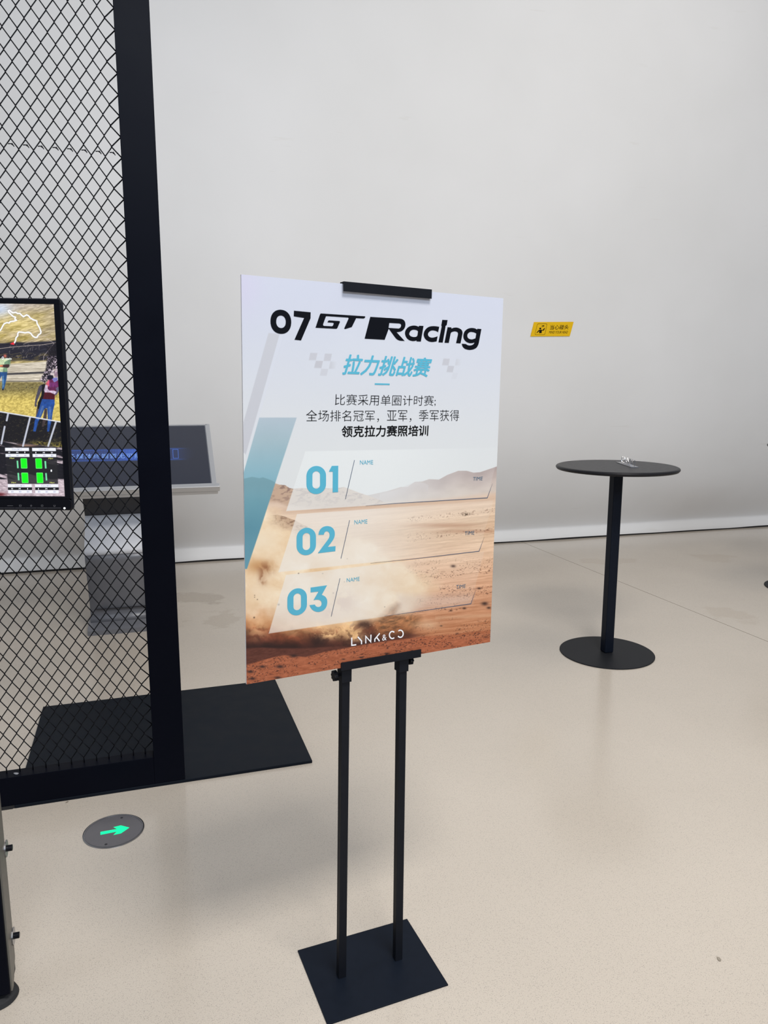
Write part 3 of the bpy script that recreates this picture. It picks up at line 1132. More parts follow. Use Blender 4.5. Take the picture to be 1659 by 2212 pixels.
xs_b = np.linspace(-HWD, HWD, 640)
ys_b = np.concatenate([np.linspace(-HHT, .04, 600), np.linspace(.04, HHT, 300)[1:]])
M['print'] = attr_mat('poster_print', 0, .5, .35, .02, 700)
POSTER_GAIN = (.86, .88, .85)
print_sheet('printed_face', BF, xs_b, ys_b, paint_poster, POSTER_GAIN, M['print'], board)

Z0, Z1 = .0002, .0005


def ink(name, loops, material, sm=True, passes=2):
    lo = [chaikin(l, passes) if sm else l for l in loops]
    return flat(name, lo, BF, Z0, Z1, material, board)


A = lambda p: bmap(p, 560, 650, 6.381)
B = lambda p: bmap(p, 770, 660, 5.7207)
C = lambda p: bmap(p, 600, 960, 5.531)
D = lambda p: bmap(p, 860, 960, 7.541)
E_ = lambda p: bmap(p, 740, 1260, 5.027)
K = lambda p: bmap(p, 740, 1340, 8.295)
Q = lambda p: bmap(p, 640, 750, 4.3658)
k_ = M['ink_black']
ink('headline_digit', [A(ellipse(297, 288, 143, 166, slope=.05, sq=.92)), A(ellipse(299, 288, 66, 86, slope=.05, sq=.92))], k_, False)
ink('headline_digit', [A([(478, 135), (708, 157), (706, 240), (575, 545), (485, 535), (618, 235), (475, 213)])], k_, False)
ink('headline_emblem', [A([(850, 173), (1455, 212), (1462, 218), (1452, 236), (1438, 243), (1335, 238), (1275, 360), (1185, 388), (1172, 385), (1172, 376), (1232, 240), (1225, 230), (930, 210), (918, 214), (878, 325), (882, 340), (895, 345), (1003, 350), (1013, 343),
                           (1027, 312), (1018, 301), (940, 296), (945, 282), (958, 268), (1105, 278), (1112, 290), (1075, 376), (1062, 385), (775, 370), (835, 190), (842, 178)])], k_, False)
ink('headline_letter', [B([(170, 140), (545, 163), (575, 172), (597, 195), (606, 230), (600, 268), (578, 302), (545, 323), (495, 330), (595, 438), (505, 433), (398, 286), (348, 423), (100, 410)]),
                        B([(405, 215), (532, 222), (548, 230), (552, 245), (545, 270), (525, 285), (396, 276)])], k_)
ink('headline_letter', [B([(775, 250), (828, 252), (795, 445), (740, 443), (742, 432), (700, 442), (650, 430), (612, 395), (597, 345), (605, 305), (635, 268), (680, 248), (730, 247), (768, 262)]),
                        B([(710, 297), (745, 305), (760, 318), (752, 375), (735, 388), (700, 390), (665, 378), (650, 355), (658, 325), (680, 303)])], k_)
ink('headline_letter', [B([(1022, 263), (1008, 330), (985, 315), (940, 305), (905, 315), (882, 345), (885, 375), (910, 395), (945, 398), (980, 388), (1002, 380), (990, 443), (930, 453), (880, 440), (845, 410), (828, 370), (835, 320), (865, 280), (905, 258), (960, 253)])], k_)
ink('headline_letter', [B([(1060, 177), (1125, 180), (1115, 240), (1100, 252), (1098, 272), (1065, 458), (1012, 455), (1052, 262), (1048, 240)])], k_, False)
ink('headline_letter', [B([(1125, 268), (1172, 270), (1172, 285), (1215, 270), (1260, 275), (1300, 300), (1312, 335), (1285, 468), (1230, 465), (1255, 350), (1250, 330), (1225, 318), (1190, 322), (1165, 335), (1140, 462), (1087, 460)])], k_)
ink('headline_letter', [B([(1492, 287), (1543, 290), (1508, 478), (1485, 522), (1440, 545), (1385, 550), (1335, 535), (1308, 505), (1300, 472), (1350, 475), (1370, 490), (1400, 495), (1435, 488), (1455, 465), (1455, 457), (1440, 463), (1400, 467), (1355, 450), (1325, 415), (1318, 375), (1330, 325), (1365, 290), (1415, 275), (1465, 282), (1490, 298)]),
                        B([(1410, 325), (1450, 330), (1480, 345), (1470, 405), (1430, 420), (1395, 415), (1370, 395), (1368, 360), (1385, 335)])], k_)
cy_ = M['ink_cyan']
ink('row_number_digit', [C(stadium(459, 425, 117, 168, -.02)), C(stadium(459, 424, 46, 104, -.02))], cy_, False)
ink('row_number_digit', [C([(645, 257), (722, 255), (720, 570), (655, 573), (657, 325), (610, 325)])], cy_, False)
ink('row_number_digit', [C(stadium(340, 1159, 116, 164, -.07)), C(stadium(341, 1160, 45, 102, -.07))], cy_, False)
ink('row_number_digit', [C([(485, 1080), (492, 1040), (515, 1003), (550, 981), (595, 973), (640, 985), (668, 1012), (682, 1050), (680, 1098), (660, 1142), (597, 1225), (690, 1215), (687, 1275), (478, 1300), (608, 1125), (620, 1092), (618, 1060), (600, 1040), (578, 1037), (558, 1050), (550, 1078)])], cy_)
ink('row_number_digit', [C(stadium(231, 1880, 117, 161, -.12)), C(stadium(232, 1880, 45, 100, -.12))], cy_, False)
ink('row_number_digit', [C([(392, 1710), (588, 1683), (525, 1797), (562, 1812), (587, 1845), (593, 1890), (580, 1945), (545, 1985), (490, 2003), (440, 1995), (400, 1965), (378, 1920), (442, 1913), (455, 1935), (485, 1945), (515, 1932), (525, 1903), (518, 1872), (495, 1856), (460, 1854), (427, 1860), (487, 1757), (392, 1768)])], cy_)
Wl = 1.15 / 885
for a, b in (((916, 188), (808, 653)), ((858, 906), (755, 1363)), ((743, 1600), (638, 2055))):
    ink('row_slash', [ribbon(C([a, b]), Wl)], M['ink_line'], False)
for a, b, c in (((982, 240), (1138, 238), (982, 189)), ((915, 954), (1070, 944), (915, 904)), ((823, 1645), (977, 1628), (823, 1598))):
    a, b, c = C([a, b, c])
    lettering('name_lettering', 'NAME', a, b, c, BF, 0, Z1, cy_, board)
for fn, a, b, c in ((D, (1215, 590), (1372, 583), (1221, 532)), (D, (1082, 1480), (1238, 1467), (1086, 1420)), (E_, (1230, 60), (1333, 49), (1234, 20))):
    a, b, c = fn([a, b, c])
    lettering('time_lettering', 'TIME', a, b, c, BF, 0, Z1, M['ink_dark_blue'], board)
for pts in ([(790, 1092.5), (860, 1087), (1052.5, 1075.4), (1064, 1044)], [(800, 1216.5), (900, 1206.5), (1034.8, 1190.7), (1046, 1160)], [(830, 1331), (900, 1321), (1017.1, 1304.2), (1029, 1270)]):
    q = [bp_(*p) for p in pts]
    ink('row_rule', [ribbon(q, [.0002, .0011, .0017, .0002])], M['ink_line'], False)
a, b, c = Q([(428, 256), (1236, 279), (482, 70)])
lettering('title_lettering', '拉力挑战赛', a, b, c, BF, 0, Z1, cy_, board, bold=.022)
ink('title_underline', [Q([(740, 340), (880, 343), (880, 357), (740, 354)])], cy_, False)
a, b, c = Q([(364, 549), (1312, 556), (368, 442)])
lettering('rules_lettering', '比赛采用单圈计时赛;', a, b, c, BF, 0, Z1, M['ink_text'], board, bold=-.009)
for body, x0, x1, y0, y1 in (('全场排名冠军', 92, 737, 592, 700), ('，', 761, 779, 672, 706), ('亚军', 855, 1045, 594, 698), ('，', 1067, 1085, 670, 704), ('季军获得', 1157, 1534, 590, 696)):
    a, b, c = Q([(x0, y1), (x1, y1 - (x1 - x0) * .004), (x0, y0)])
    lettering('rules_lettering', body, a, b, c, BF, 0, Z1, M['ink_text'], board, bold=-.009)
a, b, c = Q([(426, 848), (1240, 836), (430, 742)])
lettering('prize_lettering', '领克拉力赛照培训', a, b, c, BF, 0, Z1, M['ink_text'], board, bold=.017)
# white wordmark along the foot: strokes
wk = M['ink_white']
sw = 23 / 8.295 / 900


def arcp(cx, cy, rx, ry, a0, a1, n=16):
    return [(cx + rx * math.cos(math.radians(a0 + (a1 - a0) * i / n)), cy - ry * math.sin(math.radians(a0 + (a1 - a0) * i / n))) for i in range(n + 1)]


for strokes in ([[(163, 308), (163, 447), (243, 437)]], [[(272, 296), (338, 368), (338, 427)]], [[(414, 413), (414, 285), (503, 385), (508, 256)]],
                [[(664, 232), (576, 338), (576, 383)], [(612, 306), (660, 372)]], [arcp(890, 262, 52, 64, 48, 312)], [arcp(1033, 240, 52, 64, 130, -140)]):
    ink('wordmark_letter', [ribbon(K(s_), sw) for s_ in strokes[:1]], wk, False)
    for s_ in strokes[1:]:
        ink('wordmark_letter', [ribbon(K(s_), sw)], wk, False)
a, b, c = K([(708, 365), (786, 355), (708, 258)])
lettering('wordmark_letter', '&', a, b, c, BF, 0, Z1, wk, board)

# ================================================================== BAR TABLES
TX, TY, TH = 1.2478, 4.0422, 1.05


def bar_table(x, y, label):
    t = thing('bar_table', yawframe((x, y, 0), .3), label, 'table', 'round black bar tables')
    f = yawframe((x, y, 0), .3)
    G(f).lathe([(.30, TH - .022), (.314, TH - .020), (.3195, TH - .013), (.3202, TH - .008), (.317, TH - .003), (.310, TH)], 96).out('tabletop', M['table_top'], t, smooth=False)
    o_ = G(f)
    r = .0268
    o_.box(-r, r, -r, r, .006, TH - .028)
    o_.out('pole', M['table_black'], t, bevel=.007)
    G(f).lathe([(.10, TH - .028), (.10, TH - .022)], 32).out('mounting_plate', M['table_black'], t)
    G(f).lathe([(.254, 0), (.2567, .001), (.2567, .0045), (.254, .006)], 96).out('base_disc', M['table_base'], t)
    return t


bar_table(TX, TY, 'round black bar table with small chrome letters on top, in front of the white wall')
bar_table(3.075, 5.38, 'round black bar table cut off by the right edge of the photo')

# small chrome letters standing on the tabletop, seen from behind
pA, pB, pC_ = [on_plane(px, py, (0, 0, TH + .0015), Vector((0, 0, 1))) for px, py in ((1330.5, 998.5), (1363, 1009.5), (1376.5, 1009))]
sx = (pB - pA)
ln_ = sx.length
LF = frame(pA, sx, Vector((0, 0, 1)).cross(sx))    # x runs towards the viewer along the back edge
wdt_ = .040
lett = thing('tabletop_letters', frame(Vector((pA.x, pA.y, TH)), sx, Vector((0, 0, 1)).cross(sx)), 'small chrome letters on a thin base, seen from behind on the bar table', 'letter sign')
G(LF).box(0, ln_, 0, wdt_, -.0015, .0025).out('letter_base', M['steel'], lett, bevel=.0003)
# frame for the letters: read from the far side, so text runs from the near end to the far end
TF = frame(LF @ Vector((ln_ - .012, wdt_ * .55, .0025)), -sx, Vector((0, 0, 1)))
lh, lw = .034, (ln_ - .03) / 7
lst = [[[(0, 1), (0, 0), (.62, 0)]], [[(0, 1), (.35, .5), (.35, 0)]], [[(0, 0), (0, 1), (.66, 0), (.66, 1)]], [[(.66, 1), (.1, .42), (.1, 0)], [(.32, .6), (.66, 0)]],
       [[(.6, .1), (.15, .62), (.3, .8), (.42, .62), (.1, .3), (.25, .05), (.6, .4)]],
       [[(.35 + .33 * math.cos(math.radians(t)), .5 + .5 * math.sin(math.radians(t))) for t in range(45, 316, 30)]],
       [[(.35 + .33 * math.cos(math.radians(t)), .5 + .5 * math.sin(math.radians(t))) for t in range(135, -136, -30)]]]
for i, st_ in enumerate(lst):
    g = G(TF)
    for s_ in st_:
        for (xa, ya), (xb, yb2) in zip(s_[:-1], s_[1:]):
            r_ = ribbon([((i + xa) * lw, ya * lh), ((i + xb) * lw, yb2 * lh)], .0034)
            g.prism(r_, -.0014, .0014)
    g.out('letter', M['chrome'], lett)

# ================================================================== WARNING SIGN ON THE WALL
SP = w_n * (WD - .37 - .0045)
SFr = frame(on_plane(1192, 711, SP, w_n), w_u, Vector((0, 0, 1)))
SFi = SFr.inverted()


def sg(pts):
    out = []
    for x, y in pts:
        v = SFi @ on_plane(1120 + x / 10.369, 660 + y / 10.369, SP, w_n)
        out.append((v.x, v.y))
    return out


sign = thing('warning_sign', SFr @ Matrix.Translation((0, -.064, -.003)), 'small slanted yellow mind-your-head sign on the white wall', 'sign')
flat('sign_panel', [sg([(350, 370), (1238, 365), (1150, 685), (272, 692)])], SFr, -.0045, -.0005, M['sign_yellow'], sign)


def rrect(p, r=.2):
    """outline ring of a rounded parallelogram given 4 corners"""
    out = []
    n = 4
    for i in range(n):
        a, b, c = Vector(p[i - 1]), Vector(p[i]), Vector(p[(i + 1) % n])
        s0, s1 = b + (a - b) * r, b + (c - b) * r
        for k in range(5):
            t = k / 4
            out.append(tuple((1 - t) ** 2 * s0 + 2 * t * (1 - t) * b + t * t * s1))
    return out


si = M['sign_ink']
flat('pictogram_border', [sg(rrect([(425, 405), (645, 405), (592, 656), (362, 656)], .14)), sg(rrect([(430, 411), (638, 411), (587, 650), (368, 650)], .13))], SFr, 0, .0004, si, sign)
flat('pictogram_figure', [sg(ellipse(488, 516, 21, 22, 20))], SFr, 0, .0004, si, sign)
flat('pictogram_figure', [sg([(470, 545), (515, 543), (545, 548), (562, 520), (582, 502), (590, 515), (575, 550), (560, 562), (530, 562), (522, 565), (518, 618), (462, 618), (466, 572), (445, 590), (415, 618), (404, 612), (425, 580), (450, 555)])], SFr, 0, .0004, si, sign)
flat('pictogram_hazard', [sg([(525, 452), (552, 444), (580, 448), (576, 466), (548, 468), (540, 474)])], SFr, 0, .0004, si, sign)
for a_, b_ in (((520, 460), (508, 452)), ((518, 472), (504, 474)), ((528, 482), (520, 496)), ((540, 480), (546, 494))):
    flat('pictogram_hazard', [ribbon(sg([a_, b_]), .0018)], SFr, 0, .0004, si, sign)
a, b, c = sg([(700, 540), (1113, 534), (724, 436)])
lettering('sign_lettering', '当心碰头', a, b, c, SFr, 0, .0004, si, sign, bold=.006)
a, b, c = sg([(680, 628), (1098, 624), (694, 570)])
lettering('sign_lettering', 'MIND YOUR HEAD', a, b, c, SFr, 0, .0004, si, sign)

# ================================================================== FLOOR ARROW LAMP
DX, DY = -.909, 2.332
ta, tb_ = Vector((-.949, 2.3195)), Vector((-.864, 2.352))
dyaw = math.atan2(tb_.y - ta.y, tb_.x - ta.x)
DF = yawframe((DX, DY, 0), dyaw)
disc = thing('floor_arrow_lamp', DF, 'round smoked-glass exit lamp with lit green arrow set in the floor', 'floor lamp')
rg = G(DF)
rg.lathe([(.0985, 0), (.0985, .0022), (.0945, .0034), (.0925, .0030), (.0925, .0004)], 72)
rg.f = rg.f[:-2]
rg.out('rim', M['steel'], disc, smooth=False)
G(DF).lathe([(.0924, .0002), (.0924, .0018), (.0885, .0022)], 72).out('glass', M['lamp_glass'], disc)
ax = (Vector((DX, DY)) - ta).dot((tb_ - ta).normalized())


def dpt(pts):
    out = []
    inv_ = DF.inverted()
    for x, y in pts:
        v = inv_ @ on_plane(160 + x / 9.217, 1740 + y / 9.217, (0, 0, .0026), Vector((0, 0, 1)))
        out.append((v.x, v.y))
    return out


flat('arrow', [dpt([(525, 527), (860, 468), (785, 432), (930, 397), (1100, 440), (935, 553), (785, 585), (855, 518), (525, 583)])], DF, .0023, .0029, M['arrow'], disc)
for p in ((948, 243), (635, 772)):
    q = dpt([p])[0]
    G(DF).lathe([(.0042, .0021), (.0042, .0030), (.0026, .0034)], 12, 'z', (q[0], q[1], 0)).out('screw', M['kiosk_dark'], disc)

# ================================================================== TOUCH TERMINAL
KF = yawframe((0, 0, 0), .283)
KU0, KU1 = -.472, .012
kiosk = thing('touch_terminal', yawframe(w_u * -.23 + w_n * 4.80, .283), 'silver touch screen terminal on a grey curved pedestal behind the mesh partition', 'touch terminal')


def extrude_x(frm, x0, x1, prof, name, material, parent, bevel=0, smooth=False):
    g = G(frm)
    n = len(prof)
    g.add([(x0, p[0], p[1]) for p in prof] + [(x1, p[0], p[1]) for p in prof],
          [tuple(range(n)), tuple(range(n, 2 * n))[::-1]] + [(i, (i + 1) % n, n + (i + 1) % n, n + i) for i in range(n)])
    o = g.out(name, material, parent, bevel=bevel)
    if smooth:
        for p in o.data.polygons:
            p.use_smooth = len(p.vertices) == 4
    return o


front = [(4.695, .055), (4.722, .075), (4.728, .10), (4.722, .13), (4.708, .18), (4.69, .24), (4.67, .30), (4.65, .36), (4.632, .41), (4.618, .45), (4.612, .485)]
back = [(4.93, .485), (4.93, .30), (4.95, .14), (4.97, .075), (5.0, .055)]
extrude_x(KF, KU0, KU1, front + back, 'pedestal', M['kiosk_shaded'], kiosk, smooth=True)
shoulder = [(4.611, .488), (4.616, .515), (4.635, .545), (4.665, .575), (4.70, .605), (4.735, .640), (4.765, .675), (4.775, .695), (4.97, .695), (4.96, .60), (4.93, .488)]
extrude_x(KF, KU0, KU1, shoulder, 'shoulder_panel', M['kiosk_lit'], kiosk, smooth=True)
extrude_x(KF, KU0 - .012, KU1 + .012, [(4.612, 0), (4.612, .028), (4.640, .040), (4.70, .056), (5.0, .056), (5.06, .028), (5.06, 0)], 'foot', M['kiosk_shaded'], kiosk)
extrude_x(KF, KU0 + .0, KU1 - .0, [(4.776, .696), (4.70, .815), (4.71, .850), (4.95, .98), (4.97, .696)], 'neck', M['kiosk_dark'], kiosk)  # dark colour stands in for the shade under the screen head
G(KF).box(KU0 + .03, KU1 - .03, 4.7075, 4.73, .128, .131).out('seam', M['kiosk_dark'], kiosk)
# tilted screen head: frame with x along the head, y up the slope
hb, ht = w_u * 0 + w_n * 4.50 + Vector((0, 0, .893)), w_n * 5.02 + Vector((0, 0, 1.213))
HF = frame(hb, w_u, ht - hb)
HL = (ht - hb).length
HX0, HX1 = -.750, .288
G(HF).box(HX0, HX1, 0, HL, -.030, -.002).out('screen_housing', M['silver'], kiosk, bevel=.003)
G(HF).box(HX0 + .016, HX1 - .030, .012, HL - .012, -.002, .0012).out('display_glass', mat('kiosk_display', (.030, .035, .050), .22, emit=(.022, .027, .040), estr=.9, coat=.3), kiosk)
for (a, b, c_, d_) in ((HX0, HX1 - .012, HL - .012, HL), (HX0, HX0 + .014, 0, HL), (HX1 - .028, HX1, 0, HL)):
    G(HF).box(a, b, c_, d_, -.002, .006).out('bezel', M['silver'], kiosk, bevel=.0015)
G(HF).box(HX0 - .01, HX1 + .016, -.030, .006, -.026, .010).out('front_ledge', M['silver'], kiosk, bevel=.004)
G(HF).box(HX0 - .006, HX1 + .006, -.026, .004, -.050, -.026).out('under_ledge', M['silver'], kiosk, bevel=.004)
G(KF).box(-.60, KU0 + .04, 4.62, 4.72, .845, .868).out('port_box', M['kiosk_dark'], kiosk)
kn_ = Vector((HF[0][2], HF[1][2], HF[2][2]))
HFi = HF.inverted()


def kp(pts):
    out = []
    for x, y in pts:
        v = HFi @ on_plane(140 + x / 4.879, 900 + y / 4.879, HF @ Vector((0, 0, .0015)), kn_)
        out.append((v.x, v.y))
    return out


def soft_band(X, Y):
    P = Paint(X, Y, (0, 0, 0))
    x, y = (X - 140) * 4.879, (Y - 900) * 4.879
    yc = 412 - (x - 60) * .018
    core = sstep(62, 52, np.abs(y - yc)) * (1 - sstep(900, 1010, x))
    base = np.array((44, 70, 138.))
    P.c = np.zeros((len(X), 3)) + np.array((36, 41, 56.))
    P.mix(base, core * .85)
    P.mix((62, 108, 214), np.exp(-((x - 700) / 170) ** 2) * core * .8)
    P.mix((50, 92, 190), (np.exp(-((y - yc + 56) / 6) ** 2) + np.exp(-((y - yc - 58) / 7) ** 2)) * (1 - sstep(1150, 1330, x)) * .75)
    P.mix((42, 72, 160), sstep(60, 40, np.abs(y - yc)) * (sstep(890, 980, x)) * (1 - sstep(1080, 1400, x)) * .40)
    bars = sstep(.45, .9, np.cos(x / 29. * 2 * np.pi)) * np.exp(-((x - 380) / 360) ** 2) * np.exp(-((y - 410) / 210) ** 4)
    P.mix((48, 52, 76), bars * .35)
    P.mix((42, 66, 120), (np.exp(-((x - 480) / 6) ** 2)) * core * .6)
    return P


M['kiosk_band'] = attr_mat('terminal_display_picture', 1.0, .25, .4, .02, 300)
print_sheet('display_picture', HF, np.linspace(HX0 + .02, HX1 - .033, 260), np.linspace(.016, HL - .016, 150), soft_band, (1, 1, 1), M['kiosk_band'], kiosk, z=.0016)
a, b, c = kp([(34, 446), (888, 437), (40, 394)])
lettering('display_lettering', '多媒体终端暂无可播放', a, b, c, HF, 0, .0021, M['band_blue'], kiosk, bold=.008, space=1.2)
flat('display_mark', [kp([(1135, 345), (1196, 345), (1200, 440), (1140, 440)]), kp([(1141, 349), (1191, 349), (1195, 436), (1145, 436)])], HF, .0018, .0020, M['band_line'], kiosk)

# ================================================================== MONITOR (right end in view)
mr_t, mr_b = Vector((-.5997, 1.45, 1.6503)), Vector((-.6030, 1.4455, 1.2509))
mu = Vector((math.cos(.03), math.sin(.03), -.0085)).normalized()
MFm = frame(mr_b, mu, mr_t - mr_b)      # x right, y up, z towards viewer
MH = (mr_t - mr_b).length
MW = .620
mon = thing('monitor', MFm @ Matrix.Translation((-MW / 2, 0, -.02)), 'black widescreen monitor showing a driving game, cut off at the left edge', 'monitor')


def roundbox(F_, x0, x1, y0, y1, z0, z1, r, n=5):
    pts = []
    for cx, cy, a0 in ((x1 - r, y1 - r, 0), (x0 + r, y1 - r, 90), (x0 + r, y0 + r, 180), (x1 - r, y0 + r, 270)):
        for i in range(n + 1):
            a = math.radians(a0 + 90 * i / n)
            pts.append((cx + r * math.cos(a), cy + r * math.sin(a)))
    return G(F_).prism(pts, z0, z1)


CH = .0238
roundbox(MFm, -MW, 0, 0, MH, -.014, -.0055, .008).out('housing', M['plastic_edge'], mon, bevel=.003)
roundbox(MFm, -MW + .06, -.06, .05, MH - .05, -.045, -.014, .03).out('back_shell', M['plastic_edge'], mon, bevel=.006)
bz = .0135
g = G(MFm)
g.box(-MW, 0 - .0022, CH, CH + .0045, -.006, .0)
g.out('lower_bezel', M['plastic'], mon, bevel=.0006)
roundbox(MFm, -MW + .002, -.0022, .0022, CH - .0006, -.006, -.0008, .006).out('chin', M['plastic'], mon, bevel=.0006)
G(MFm).box(-MW + .002, -.0022, MH - .0110, MH - .0022, -.006, .0).out('upper_bezel', M['plastic'], mon, bevel=.001)
for a, b in ((-bz - .0003, -.0022), (-MW + .002, -MW + bz)):
    G(MFm).box(a, b, CH + .0045, MH - .0110, -.006, .0).out('side_bezel', M['plastic'], mon, bevel=.001)
inv_m = MFm.inverted()
mz = Vector((MFm[0][2], MFm[1][2], MFm[2][2]))


def mp_(pts, ox, oy, sc, z=-.004):
    out = []
    pt = MFm @ Vector((0, 0, z))
    for x, y in pts:
        v = inv_m @ on_plane(ox + x / sc, oy + y / sc, pt, mz)
        out.append((v.x, v.y))
    return out


m4 = lambda p: [(x / 11.85, 640 + y / 11.85) for x, y in p]
m5 = lambda p: [(x / 10.37, 780 + y / 10.37) for x, y in p]
m6 = lambda p: [(x / 9.76, 950 + y / 9.76) for x, y in p]


def rr4(p, r=.14):
    out = []
    for i in range(4):
        a, b, c = Vector(p[i - 1]), Vector(p[i]), Vector(p[(i + 1) % 4])
        s0, s1 = b + (a - b).normalized() * 1.6, b + (c - b).normalized() * 1.6
        for k in range(4):
            t = k / 3
            out.append(tuple((1 - t) ** 2 * s0 + 2 * t * (1 - t) * b + t * t * s1))
    return out


def paint_game(X, Y):
    P = Paint(X, Y)
    sl = X * .22
    s1 = fbm(X / 13, (Y + sl) / 1.9, 4, 3, .65)
    s2 = fbm(X / 30, (Y + sl * .6) / 11, 4, 7)
    c = np.array((178, 160, 108.)) + (s1[:, None] - .5) * np.array((170, 160, 150.))
    c = c + (s2[:, None] - .5) * np.array((60, 60, 120.))
    P.c = c
    P.mix(np.array((186, 176, 178.)) + (s1[:, None] - .5) * 120, sstep(700, 655, Y + X * .10) * .8)
    P.mix(np.array((196, 210, 232.)) + (s1[:, None] - .5) * 60, P.blob(0, 668, 26, 16) * .9)
    P.mix(np.array((150, 138, 120.)) + (s1[:, None] - .5) * 130, P.blob(125, 705, 40, 34) * .7)
    P.mix(np.array((228, 208, 128.)) + (s1[:, None] - .5) * 120, P.blob(45, 700, 50, 18) * .6)
    # shaded hollow with twigs
    dk = sstep(-2, 3, Y - (738 - X * .05 + s2 * 6)) * (1 - sstep(-3, 3, Y - (777 - X * .02 + s2 * 6)))
    P.mix(np.array((34, 33, 44.)) + (s1[:, None] - .5) * 44, dk)
    P.mix((96, 84, 44), dk * sstep(758, 768, Y) * sstep(.5, .7, s1) * .8)
    rng = random.Random(5)
    for i in range(70):
        x0, y0 = rng.uniform(20, 128), rng.uniform(742, 772)
        L_ = rng.uniform(3, 10)
        a_ = rng.uniform(.4, 2.6)
        P.mix((176, 164, 156), P.line([(x0, y0), (x0 + L_ * math.cos(a_) * .5, y0 + L_ * math.sin(a_) * .6)], .55) * .6)
    P.mix((206, 190, 176), P.line(m4([(0, 1340), (300, 1300), (640, 1272), (1100, 1240), (1440, 1185)]), .9) * .95)
    P.mix((196, 180, 168), P.line(m4([(600, 1230), (900, 1100), (1290, 930)]), .7) * .9)
    P.mix((196, 182, 184), P.line(m4([(1380, 1210), (1120, 1530), (1110, 1640)]), .9) * .9)
    P.mix((196, 182, 184), P.line(m4([(1380, 1200), (1180, 1070)]), .7) * .9)
    # pale log / road bands
    rd = sstep(-2, 2, Y - (786 - (X - 20) * .07)) * (1 - sstep(-2, 2, Y - 826))
    P.mix(np.array((196, 186, 168.)) + (fbm(X / 20, Y / 1.5, 4, 15, .6)[:, None] - .5) * 130, rd)
    P.mix((26, 26, 34), np.exp(-((Y - (808 - (X - 20) * .045)) / 2.0) ** 2) * (X > 15) * .95)
    P.mix((40, 38, 40), np.exp(-((Y - (824.5 - X * .02)) / 1.0) ** 2) * .7)
    # grass field
    gf = sstep(-2, 3, Y - 825) * (1 - sstep(-1, 1, Y - (889 + X * .175)))
    gn = fbm((X + Y * .4) / 4, Y / 2.6, 4, 25, .65)
    tt = sstep(835, 868, Y)[:, None]
    P.mix(np.array((128, 116, 70.)) * (1 - tt) + np.array((206, 184, 98.)) * tt + (gn[:, None] - .5) * np.array((130, 124, 90.)), gf)
    P.mix((30, 30, 26), gf * sstep(.62, .75, gn) * np.exp(-((Y - 838) / 5) ** 2) * .8)
    # dark ground under the rail
    dg_ = sstep(-1, 1, Y - (889 + X * .175))
    P.mix(np.array((17, 15, 18.)) + sstep(.58, .8, gn)[:, None] * np.array((50, 46, 22.)), dg_)
    P.mix(np.array((128, 116, 44.)) + (gn[:, None] - .5) * 130, dg_ * (P.blob(88, 960, 22, 7) + P.blob(130, 966, 18, 12)) * sstep(.35, .5, gn))
    # bright patchy gravel at the foot of the picture
    gv = sstep(-2, 3, Y - (953 + X * .10)) * (1 - .0)
    nz = fbm(X / 7 + Y / 11, (Y - X * .25) / 1.5, 4, 35, .65)
    P.mix(np.array((188, 172, 180.)) + (nz[:, None] - .5) * 130, gv)
    st_ = fbm(X / 60, (Y - X * .22) / 5.5, 4, 45, .6)
    lane = sstep(.36, .50, st_ + .34 * np.exp(-((Y - (994 + X * .16)) / 14) ** 2) - .10 * sstep(1010, 1040, Y))
    P.mix(np.array((16, 15, 22.)) + (nz[:, None] - .5) * 26, gv * lane * (Y < 1036) * sstep(0, 1, 1036 - Y))
    P.mix((204, 158, 130), gv * P.blob(60, 962, 22, 3) * .7)
    P.mix((90, 18, 24), P.blob(0, 1068, 14, 4) * .9)
    # tree trunk
    tr = P.poly(m5([(1060, -120), (1300, -120), (1300, 170), (1210, 180), (1000, 500), (900, 420), (1040, 170)]), 2)
    tn = vnoise(X / 1.3, Y / 1.5, 65)
    P.mix(np.array((22, 19, 26.)) * np.ones((len(X), 1)) + sstep(.55, .7, tn)[:, None] * np.array((196, 180, 190.)), tr * .95)
    P.mix((20, 16, 22), P.poly(m4([(1210, 1330), (1440, 1190), (1460, 1500), (1360, 1700), (1180, 1880), (1230, 1600)]), 3) * (.55 + .45 * (tn < .6)))
    # standing figure in a pale top
    cloth = (fbm(X / 3.2 + 5, Y / 5.0, 4, 95, .6) - .5)[:, None]
    f = lambda pts, col, a=1, s=.6: P.mix(np.array(col, float) * (1 + cloth * .55), P.poly(pts, s) * a)
    f(m5([(-60, -60), (240, -60), (225, 60), (205, 130), (170, 160), (165, 245), (-60, 245)]), (196, 212, 170))
    f(m5([(100, 20), (240, -50), (228, 80), (205, 130), (160, 160), (165, 245), (60, 245), (80, 140)]), (92, 128, 100), .8)
    f(m5([(-60, 90), (200, 70), (215, 110), (180, 150), (-60, 130)]), (60, 40, 38))
    f(m5([(-60, 88), (60, 88), (70, 120), (-60, 132)]), (222, 130, 90))
    P.mix((214, 110, 92), P.blob(11, 769, 3.4, 3.2) * 1.0)
    f(m5([(-40, 245), (165, 245), (140, 420), (90, 640), (45, 640), (50, 420), (40, 330), (0, 400), (-40, 420)]), (36, 78, 132))
    f(m5([(55, 330), (85, 330), (85, 560), (60, 610), (52, 500)]), (110, 158, 190), .7)
    f(m5([(45, 625), (85, 625), (80, 655), (45, 655)]), (20, 20, 30))
    # dark figure behind
    f(m5([(925, 530), (1010, 510), (1020, 1080), (830, 1075), (850, 930), (930, 760), (935, 640)]), (8, 8, 14))
    f(m5([(925, 530), (945, 560), (935, 650), (850, 850), (815, 960), (830, 1000), (800, 1035), (775, 1000), (790, 850), (850, 640), (880, 560)]), (72, 68, 84))
